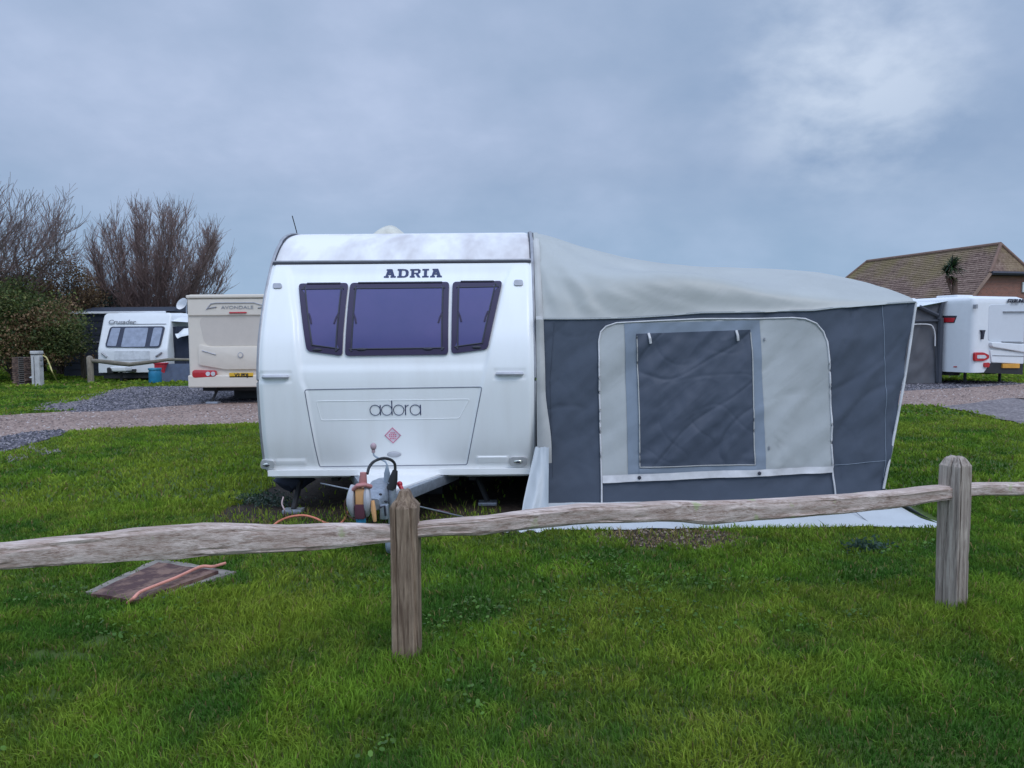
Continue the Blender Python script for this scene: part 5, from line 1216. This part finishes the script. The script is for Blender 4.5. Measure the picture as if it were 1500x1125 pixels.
# ================================================================== TILED BUILDING
bd_ = thing('brick_building', (24, 44, 0), 'red brick building with a mossy brown tiled hipped roof beyond the right-hand caravan', 'building')
tile = bpy.data.materials.new('mossy_roof_tiles'); tile.use_nodes = True; t = tile.node_tree; b = t.nodes['Principled BSDF']; tc = nd(t, 'ShaderNodeTexCoord')
sp_ = nd(t, 'ShaderNodeSeparateXYZ'); t.links.new(tc.outputs['Object'], sp_.inputs[0])
def tilemat():
    wv = nd(t, 'ShaderNodeTexNoise'); wv.inputs['Scale'].default_value = 8; wv.inputs['Detail'].default_value = 6; t.links.new(tc.outputs['Object'], wv.inputs[0])
    n2 = nd(t, 'ShaderNodeTexNoise'); n2.inputs['Scale'].default_value = .45; n2.inputs['Detail'].default_value = 5; t.links.new(tc.outputs['Object'], n2.inputs[0])
    mp = nd(t, 'ShaderNodeMapping'); mp.inputs['Scale'].default_value = (.5, .5, 7.5); t.links.new(tc.outputs['Object'], mp.inputs[0]); n3 = nd(t, 'ShaderNodeTexNoise'); n3.inputs['Scale'].default_value = 1; n3.inputs['Detail'].default_value = 3; t.links.new(mp.outputs[0], n3.inputs[0])
    c = ramp(t, mth(t, 'ADD', mth(t, 'MULTIPLY', wv.outputs[0], .6), mth(t, 'MULTIPLY', n3.outputs[0], .4)), [(.35, (.095, .056, .042)), (.5, (.19, .118, .092)), (.65, (.29, .20, .155))])
    zf = ramp(t, mth(t, 'DIVIDE', sp_.outputs[2], 7.0), [(.60, g3(0)), (.85, g3(1))])
    f = mth(t, 'MULTIPLY', ramp(t, mth(t, 'ADD', n2.outputs[0], mth(t, 'MULTIPLY', zf, .22)), [(.50, g3(0)), (.72, g3(1))]), .7)
    t.links.new(mixc(t, f, c, (.20, .155, .05)), b.inputs['Base Color']); b.inputs['Roughness'].default_value = .9
tilemat()
RA = Vector((24.4, 39, 0)); RA.z = zat(1466, 357.5, 39); RB = Vector((at(1270, 382, 48).x, 48, RA.z)); RA.x = at(1466, 357.5, 39).x
u_ = (RB-RA); u_.z = 0; u_.normalize(); n_l = Vector((-u_.y, u_.x, 0)); 
if n_l.x > 0: n_l = -n_l
EO = 3.5; ez = 2.0
def tiled(q, ncourse):
    """roof plane (top edge a-b, bottom edge d-c) laid in lapped courses"""
    m = MB(); a, b_, c_, d = q; nn = (b_-a).cross(d-a).normalized()
    if nn.z < 0: nn = -nn
    for k in range(ncourse):
        v0, v1 = k/ncourse, (k+1)/ncourse; p0, p1 = a.lerp(d, v0), b_.lerp(c_, v0); q0, q1 = a.lerp(d, v1), b_.lerp(c_, v1); N = 30
        m.grid([[p0.lerp(p1, i/N)+nn*.004 for i in range(N+1)], [q0.lerp(q1, i/N)+nn*(.030+.014*nz(i*1.3, k*3.1)) for i in range(N+1)], [q0.lerp(q1, i/N)+nn*.002 for i in range(N+1)]])
    return m
A = RA; Bq = RB; fz = zat(1453, 400, 38.2)
hA = A+n_l*(EO*(A.z-fz)/(A.z-ez)); hA.z = fz; hA2 = A-n_l*(EO*(A.z-fz)/(A.z-ez)); hA2.z = fz; hf = (A.z-fz)*.45
hA -= u_*hf; hA2 -= u_*hf
eA = A+n_l*EO-u_*hf; eA.z = ez; eB = Bq+n_l*EO+u_*3.0; eB.z = ez
eA2 = A-n_l*EO-u_*hf; eA2.z = ez; eB2 = Bq-n_l*EO+u_*3.0; eB2.z = ez
def frac(p0, p1, z): t_ = (p0.z-z)/(p0.z-p1.z); return p0.lerp(p1, t_)
mb = tiled([A, Bq, frac(Bq, eB, fz), hA], 14); mb2 = tiled([hA, frac(Bq, eB, fz), eB, eA], 22); mb.add(mb2.v, mb2.f)
for q in ([Bq, A, hA2, frac(Bq, eB2, fz)], [frac(Bq, eB2, fz), hA2, eA2, eB2], [A, A+u_*.01, hA2, hA], [Bq, Bq-u_*.01, eB2, eB]):
    mm = tiled([Vector(p) for p in q], 14); mb.add(mm.v, mm.f)
rfb = mb.build('roof', tile, bd_, smooth=False)
m = MB(); m.tube([A, Bq], .11, 8); m.tube([A, hA], .09, 8); m.tube([A, hA2], .09, 8); m.tube([Bq, eB], .09, 8); m.build('ridge_tiles', pmat('ridge_tile', (.20, .12, .09), .9, scale=4), rfb)
gw0 = eA+u_*.25; gw1 = eA2+u_*.25
wl = MB(); off_ = u_*.25
def W3(p, dz=-.12): return Vector((p.x, p.y, p.z+dz))+off_
wl.prism([W3(eA)-n_l*.25+Vector((0, 0, -ez+.12)), W3(eA)-n_l*.25, W3(hA), W3(hA2), W3(eA2)+n_l*.25, W3(eA2)+n_l*.25+Vector((0, 0, -ez+.12))], u_*.3)
wl.prism([Vector((eA.x, eA.y, 0))-n_l*.3+u_*.3, Vector((eB.x, eB.y, 0))-n_l*.3-u_*.3, Vector((eB.x, eB.y, ez))-n_l*.3-u_*.3, Vector((eA.x, eA.y, ez))-n_l*.3+u_*.3], -n_l*.25)
wl.build('wall', brick, bd_, smooth=False)
bbm = pmat('weathered_bargeboard', (.22, .14, .10), .8)
for a_, b_ in ((hA, eA), (hA2, eA2)): MB().tube([a_-u_*.02+Vector((0, 0, -.05)), b_-u_*.02+Vector((0, 0, -.05))], .10, 4).build('bargeboard', bbm, bd_)
m = MB(); m.tube([hA-u_*.08+Vector((0, 0, -.02)), hA2-u_*.08+Vector((0, 0, -.02))], .11, 6); m.build('gutter', seam_m, bd_)
wc = at(1503, 418, (hA.y+hA2.y)/2-.2)
pw = (hA+hA2)/2-off_*0; 
def gpt(px, py):
    d = ray(px, py); tt = ((hA+u_*.22)-CAM).dot(u_)/d.dot(u_); return CAM+d*tt
g0_, g1_ = gpt(1496.5, 428), gpt(1530, 414); m = MB(); h3 = abs(g1_.z-g0_.z); s3 = (g1_-g0_); s3.z = 0
m.prism([g0_, g0_+s3, g0_+s3+Vector((0, 0, h3)), g0_+Vector((0, 0, h3))], -u_*.06); wn = m.build('window', bgwhite, bd_, smooth=False)
gi = g0_+s3*.08+Vector((0, 0, h3*.1))-u_*.08; m = MB(); m.prism([gi, gi+s3*.84, gi+s3*.84+Vector((0, 0, h3*.8)), gi+Vector((0, 0, h3*.8))], u_*.012); m.build('pane', greywin, wn, smooth=False)

# ================================================================== VEGETATION
def leaves(pts, size, cols, seed=0, up=.3, aspect=.5):
    """small pointed leaves, one quad each"""
    g = np.random.default_rng(seed); N = len(pts); pts = np.asarray(pts, float)
    d = g.normal(0, 1, (N, 3)); d[:, 2] += up; d /= np.linalg.norm(d, axis=1)[:, None]; e = g.normal(0, 1, (N, 3)); s = np.cross(d, e); s /= np.linalg.norm(s, axis=1)[:, None]+1e-9
    L_ = (size*g.uniform(.6, 1.4, N))[:, None]; v = np.stack([pts-d*L_*.5, pts+s*L_*aspect*.5, pts+d*L_*.5, pts-s*L_*aspect*.5], 1)
    return v.reshape(-1, 3), (np.arange(N)[:, None]*4+np.array([[0, 1, 2, 3]])), np.repeat(cols, 4, 0)
def branchy(base, height, spread, seed, levels, n0, up=.9, r0_=.12, curve=.18, twigs=1, wind=(0, 0), thin=.55, split=(3, 4)):
    rd = random.Random(seed); m = MB(); tips = []
    def grow(p, d, ln, r, lv):
        k = 4; pts = [p]; q = p.copy(); dd = d.copy()
        for i in range(k):
            dd = (dd+Vector((rd.gauss(0, curve), rd.gauss(0, curve), rd.gauss(0, curve*.6)+.06*up))).normalized(); q = q+dd*ln/k; pts.append(q.copy())
        r1 = r*(.62 if lv < levels else .25); col = BC[min(lv, len(BC)-1)]; kk = rd.uniform(.8, 1.2)
        n = 6 if lv == 0 else (4 if lv < 2 else 3); b0 = len(m.v); m.tube(pts, lambda t: max(.006, r+(r1-r)*t), n, cap=False); m.c += [tuple(c*kk for c in col)]*(len(m.v)-b0)
        if lv >= levels: tips.append(q); return
        for c in range(rd.randint(*split)):
            t = rd.uniform(.35, 1.0) if c else 1.0; i = min(k-1, int(t*k)); o = pts[i].lerp(pts[i+1], t*k-i) if i < k else q
            a = rd.uniform(0, 6.28); side = Vector((math.cos(a), math.sin(a), rd.uniform(-.1, .5))); nd_ = (dd*1.0+side*rd.uniform(.35, .85)*spread+Vector((wind[0], wind[1], .22*up))).normalized()
            grow(o, nd_, ln*rd.uniform(.62, .88), r*thin*rd.uniform(.8, 1.1), lv+1)
    return m, grow, rd, tips
BC = [(.085, .065, .055), (.09, .068, .058), (.11, .078, .065), (.14, .10, .085), (.18, .12, .105), (.21, .145, .13), (.20, .145, .135)]
def npart(name, v, f, c, mat, parent):
    o = npmesh(name, np.asarray(v)-np.array(ROOT[parent.name]), f if isinstance(f, list) else [f], np.clip(np.asarray(c), 0, 1), mat); o.parent = parent; ROOT[o.name] = ROOT[parent.name]; return o
# bare fan-shaped tree: many stems from low down, ending on a rounded crown
def willow(px, Y, toppx, seed, label, nstem, rx, cpx, cpy):
    b = at(px, 500, Y); b.z = 0; t_ = thing('bare_tree', b, label, 'tree', 'bare trees behind the left-hand pitches')
    C_ = at(cpx, cpy, Y); RX = rx*Y/F; top = zat(px, toppx, Y); RZ = top-C_.z; rd = random.Random(seed); m = MB()
    def stick(pts, r0, r1, col, n=3):
        k0 = len(m.v); m.tube(pts, lambda t: r0+(r1-r0)*t, n, cap=False); q = rd.uniform(.75, 1.3); m.c += [tuple(c*q for c in col)]*(len(m.v)-k0)
    def inside(p): return ((p.x-C_.x)/RX)**2+((p.y-C_.y)/(RX*.8))**2+((p.z-C_.z)/(RZ if p.z > C_.z else C_.z*1.15))**2
    for i in range(nstem):
        a = -1.85+3.7*(i+.5)/nstem+rd.gauss(0, .16); dep = rd.uniform(-1, 1); k_ = math.sqrt(1-dep*dep*.55)*rd.uniform(.80, 1.0)
        T = C_+Vector((RX*math.sin(a)*k_, RX*.75*dep, RZ*math.cos(a)*k_)); o = b+Vector((math.sin(a)*.3, dep*.25, rd.uniform(.7, 1.2)))
        c1 = o.lerp(T, .45)+Vector((math.sin(a)*.55, dep*.3, -.25*abs(math.sin(a)))); N = 10; pts = []
        for k in range(N+1):
            t = k/N; pts.append(o*(1-t)**2+c1*2*t*(1-t)+T*t*t+Vector((rd.gauss(0, .04), rd.gauss(0, .04), rd.gauss(0, .03)))*(1 if k else 0))
        L0 = (T-o).length; stick(pts, .036, .008, BC[2], 4)
        for k in range(int(20+L0*4)):
            t = rd.uniform(.15, 1.0)**.85; f = t*N; j = min(N-1, int(f)); p = pts[j].lerp(pts[j+1], f-j); base = (pts[j+1]-pts[j]).normalized()
            e = (base+Vector((rd.gauss(0, .55), rd.gauss(0, .5), rd.uniform(.0, .5)))).normalized(); l = rd.uniform(.5, 1.5)*(1.15-.55*t); q = [p]
            for _ in range(4): e = (e+Vector((rd.gauss(0, .07), rd.gauss(0, .07), .06))).normalized(); q.append(q[-1]+e*l/4)
            stick(q, .015*(1.2-t*.6), .0055, BC[4])
            for _ in range(4):
                g = rd.randint(1, 3); w = (e+Vector((rd.gauss(0, .4), rd.gauss(0, .4), rd.uniform(0, .3)))).normalized(); ll = rd.uniform(.25, .6); stick([q[g], q[g]+w*ll*.5, q[g]+w*ll+Vector((0, 0, .05))], .0075, .0045, BC[5])
    tr = MB(); tr.tube([b, b+Vector((.05, 0, .6)), b+Vector((0, 0, 1.3))], lambda t: .42-.16*t, 10); tr.c = [BC[0]]*len(tr.v); tr.build('trunk', bark_m, t_)
    return m.build('crown', bark_m, t_)
willow(218, 36, 299, 5, 'bare fan-shaped reddish tree standing behind the distant white caravan', 72, 100, 234, 392)
def baretree(px, Y, toppx, seed, label, wind=(0, 0), n=5, lv=6):
    b = at(px, 500, Y); b.z = 0; H = zat(px, toppx, Y); t_ = thing('bare_tree', b, label, 'tree', 'bare trees behind the left-hand pitches')
    m, grow, rd, tips = branchy(b, H, .85, seed, lv, n, up=.35, curve=.13, thin=.56, split=(3, 4), wind=wind)
    tr = MB(); tr.tube([b, b+Vector((.08, 0, H*.14)), b+Vector((.0, 0, H*.28))], lambda t: .20-.07*t, 9); tr.c = [BC[0]]*len(tr.v); tr.build('trunk', bark_m, t_)
    for i in range(n): a = 6.28*i/n+rd.gauss(0, .3); grow(b+Vector((0, 0, H*(.16+.10*rd.random()))), Vector((math.cos(a)*.8, math.sin(a)*.5, rd.uniform(.6, 1.3))).normalized(), H*.275, .085, 1)
    return m.build('crown', bark_m, t_)
baretree(-45, 29, 262, 3, 'tall bare tree with fine dark twigs at the left edge', wind=(.05, 0), n=6)
baretree(-130, 31, 250, 8, 'bare tree just beyond the left edge of the picture', n=5)
baretree(78, 38, 392, 12, 'smaller bare tree between the tall left one and the fan-shaped tree', n=4, lv=5)
# shrubs and bushes
def bush(name, px, Y, base, toppx, wpx, n, size, cols, seed, label, depth=1.0, rust=None, stems=True, cat='bush'):
    c = at(px, 500, Y); c.z = 0; H = zat(px, toppx, Y); Wd = wpx*Y/F/2; g = np.random.default_rng(seed); t_ = thing(name, c, label, cat, 'bushes and shrubs behind the left-hand pitches')
    # clumps on and inside an uneven ellipsoid shell
    K = 150; ph = g.uniform(0, 6.28, K); cz = g.uniform(-.62, 1, K); rr = np.sqrt(1-cz**2); s = g.uniform(.55, 1.02, K)
    cl = np.stack([np.cos(ph)*rr*Wd*s, np.sin(ph)*rr*Wd*depth*s, H*.52+cz*H*.46*s], 1); tone = g.uniform(.6, 1.4, K)
    k = g.integers(0, K, n); cr = Wd*.15; p = cl[k]+np.clip(g.normal(0, 1, (n, 3)), -1.7, 1.7)*cr*np.array([1, 1, .8]); p[:, 2] = np.abs(p[:, 2])+.03; p += np.array(c)
    ci = g.integers(0, len(cols), n); cc = np.array(cols)[ci]*tone[k][:, None]*g.uniform(.7, 1.3, (n, 1))
    if rust is not None:
        w = np.clip((vnoise(p[:, 0], p[:, 2], 1.3, seed)-.35)*3, 0, 1)*(g.random(n) < .6); cc[w > .5] = np.array(rust)*g.uniform(.6, 1.4, ((w > .5).sum(), 1))
    v, f, c3 = leaves(p, size, cc, seed); npart('foliage', v, f, c3, leaf_m, t_)
    m = MB(); rd = random.Random(seed)
    for i in range(22): q = cl[rd.randrange(K)]; o = c+Vector((rd.gauss(0, .12), rd.gauss(0, .12), 0)); e = c+Vector(tuple(q)); m.tube([o, o.lerp(e, .5)+Vector((rd.gauss(0, .1), rd.gauss(0, .1), .15)), e], lambda t: .04-.03*t, 5)
    m.c = [BC[0]]*len(m.v); m.build('stems', bark_m, t_)
    return t_
GR = [(.075, .105, .03), (.11, .135, .035), (.05, .075, .025), (.15, .15, .05)]
bush('leafy_bush', 26, 28.4, 0, 419, 172, 46000, .10, GR, 21, 'large round bush of green and rusty leaves beside the hook-up pillar', rust=(.24, .15, .08))
bush('leafy_bush', -95, 29.0, 0, 432, 150, 14000, .10, GR, 22, 'green bush just outside the left edge', rust=(.30, .17, .09))
bush('brown_shrub', 95, 33, 0, 372, 110, 16000, .09, [(.12, .07, .035), (.09, .055, .035), (.15, .10, .045)], 23, 'brown autumn shrub rising between the two bare trees', cat='shrub')
bush('brown_shrub', 20, 34, 0, 380, 120, 14000, .10, [(.08, .055, .04), (.06, .045, .035), (.10, .07, .04)], 28, 'dull brown shrub under the tall bare tree at the left', cat='shrub')
bush('evergreen_shrub', 135, 35, 0, 418, 120, 15000, .11, [(.02, .035, .028), (.03, .045, .032), (.015, .026, .022)], 24, 'dark evergreen shrub showing above the dark hut', cat='shrub')
bush('evergreen_shrub', 60, 36, 0, 410, 110, 13000, .11, [(.025, .04, .02), (.02, .032, .022)], 29, 'dark evergreen shrub behind the rusty-leaved bush', cat='shrub')
bush('evergreen_shrub', 215, 38, 0, 436, 130, 13000, .11, [(.03, .035, .026), (.022, .03, .024)], 25, 'low dark shrub at the foot of the fan-shaped tree', cat='shrub')
bush('brown_shrub', 268, 40, 0, 432, 70, 8000, .10, [(.09, .06, .045), (.07, .05, .04)], 26, 'low brown shrub behind the satellite dish', cat='shrub')
# continuous low hedge far behind
def hedge(name, x0, x1, y, h, n, cols, seed, label):
    g = np.random.default_rng(seed); x = g.uniform(x0, x1, n); hh = h*(.75+.5*fbm(x, x*0, .35, seed)); z = g.random(n)**.8*hh; yy = y+g.normal(0, .5, n); p = np.stack([x, yy, z+.02], 1)
    cc = np.array(cols)[g.integers(0, len(cols), n)]*g.uniform(.6, 1.4, (n, 1))*(.7+.6*vnoise(x, z, 1.2, seed))[:, None]; v, f, c3 = leaves(p, .2, cc, seed); o = npmesh(name, v, [f], c3, leaf_m); return tag(o, label, 'hedge')
hedge('hedge', -42, -6, 44, 2.6, 30000, [(.03, .035, .022), (.045, .04, .03), (.025, .032, .02)], 41, 'low dark hedge running behind the trees and the left-hand caravans')
hedge('hedge', -6, 22, 58, 1.6, 16000, [(.03, .04, .022), (.04, .045, .03)], 42, 'distant hedge hidden behind the big caravan and its awning')
# palm-like tree
pY = 31.0; pb = at(1393, 500, pY); pb.z = 0; pz = zat(1392, 402, pY)
pt = thing('cabbage_palm', pb, 'small windswept cabbage palm in front of the tiled roof', 'palm')
m = MB(); m.tube([pb, pb+Vector((.05, 0, 1.6)), pb+Vector((.1, 0, pz*.72)), Vector((pb.x+.08, pY, pz-.15))], lambda t: .15-.05*t, 9); m.tube([pb+Vector((.1, 0, pz*.72)), Vector((at(1386, 400, pY).x, pY, pz-.05))], .045, 7); m.c = [(.12, .075, .06)]*len(m.v); m.build('trunk', bark_m, pt)
m = MB(); rd = random.Random(4)
for (hx, hz, nn_, ln, dn) in ((1396, 391, 190, .62, 0), (1386, 398, 90, .50, .0), (1393, 404, 70, .42, -1.2)):
    hc = at(hx, hz, pY)
    for i in range(nn_):
        a = rd.uniform(0, 6.28); el = rd.uniform(-.6, 1.4) if dn == 0 else rd.uniform(-1.4, -.3); d = Vector((math.cos(a)*math.cos(el)+.10, math.sin(a)*math.cos(el), math.sin(el))).normalized(); l = ln*rd.uniform(.6, 1.1); s = d.cross(Vector((0, 0, 1))).normalized()*.022
        p1 = hc+d*l*.55; p2 = hc+d*l+Vector((.05, 0, -.18*l)); col = tuple(c*rd.uniform(.6, 1.4) for c in ((.03, .055, .025) if dn == 0 else (.11, .08, .045)))
        m.add([hc-s, hc+s, p1+s, p1-s, p2], [(0, 1, 2, 3), (3, 2, 4)], col)
m.build('crown', leaf_m, pt, smooth=False)
# small weeds
def weed(px, py, r, n, cols, seed, label, h=.06, size=.035):
    c = gr(px, py); g = np.random.default_rng(seed); p = np.stack([c.x+g.normal(0, r, n), c.y+g.normal(0, r*.6, n), np.abs(g.normal(0, h*.5, n))+.02], 1)
    cc = np.array(cols)[g.integers(0, len(cols), n)]*g.uniform(.7, 1.3, (n, 1)); v, f, c3 = leaves(p, size, cc, seed, .6, .4); o = npmesh('weed', v, [f], c3, leaf_m); tag(o, label, 'weed')
weed(1268, 808, .07, 260, [(.05, .09, .065), (.035, .07, .045)], 51, 'small blue-green weed clump in the lawn near the right fence post')
weed(398, 742, .13, 500, [(.05, .08, .06), (.03, .06, .04), (.12, .14, .11)], 52, 'feathery grey-green weed by the left corner of the white caravan', .10, .03)
weed(372, 737, .10, 260, [(.05, .09, .04), (.03, .06, .03)], 53, 'low green weed just left of the feathery one', .06, .04)
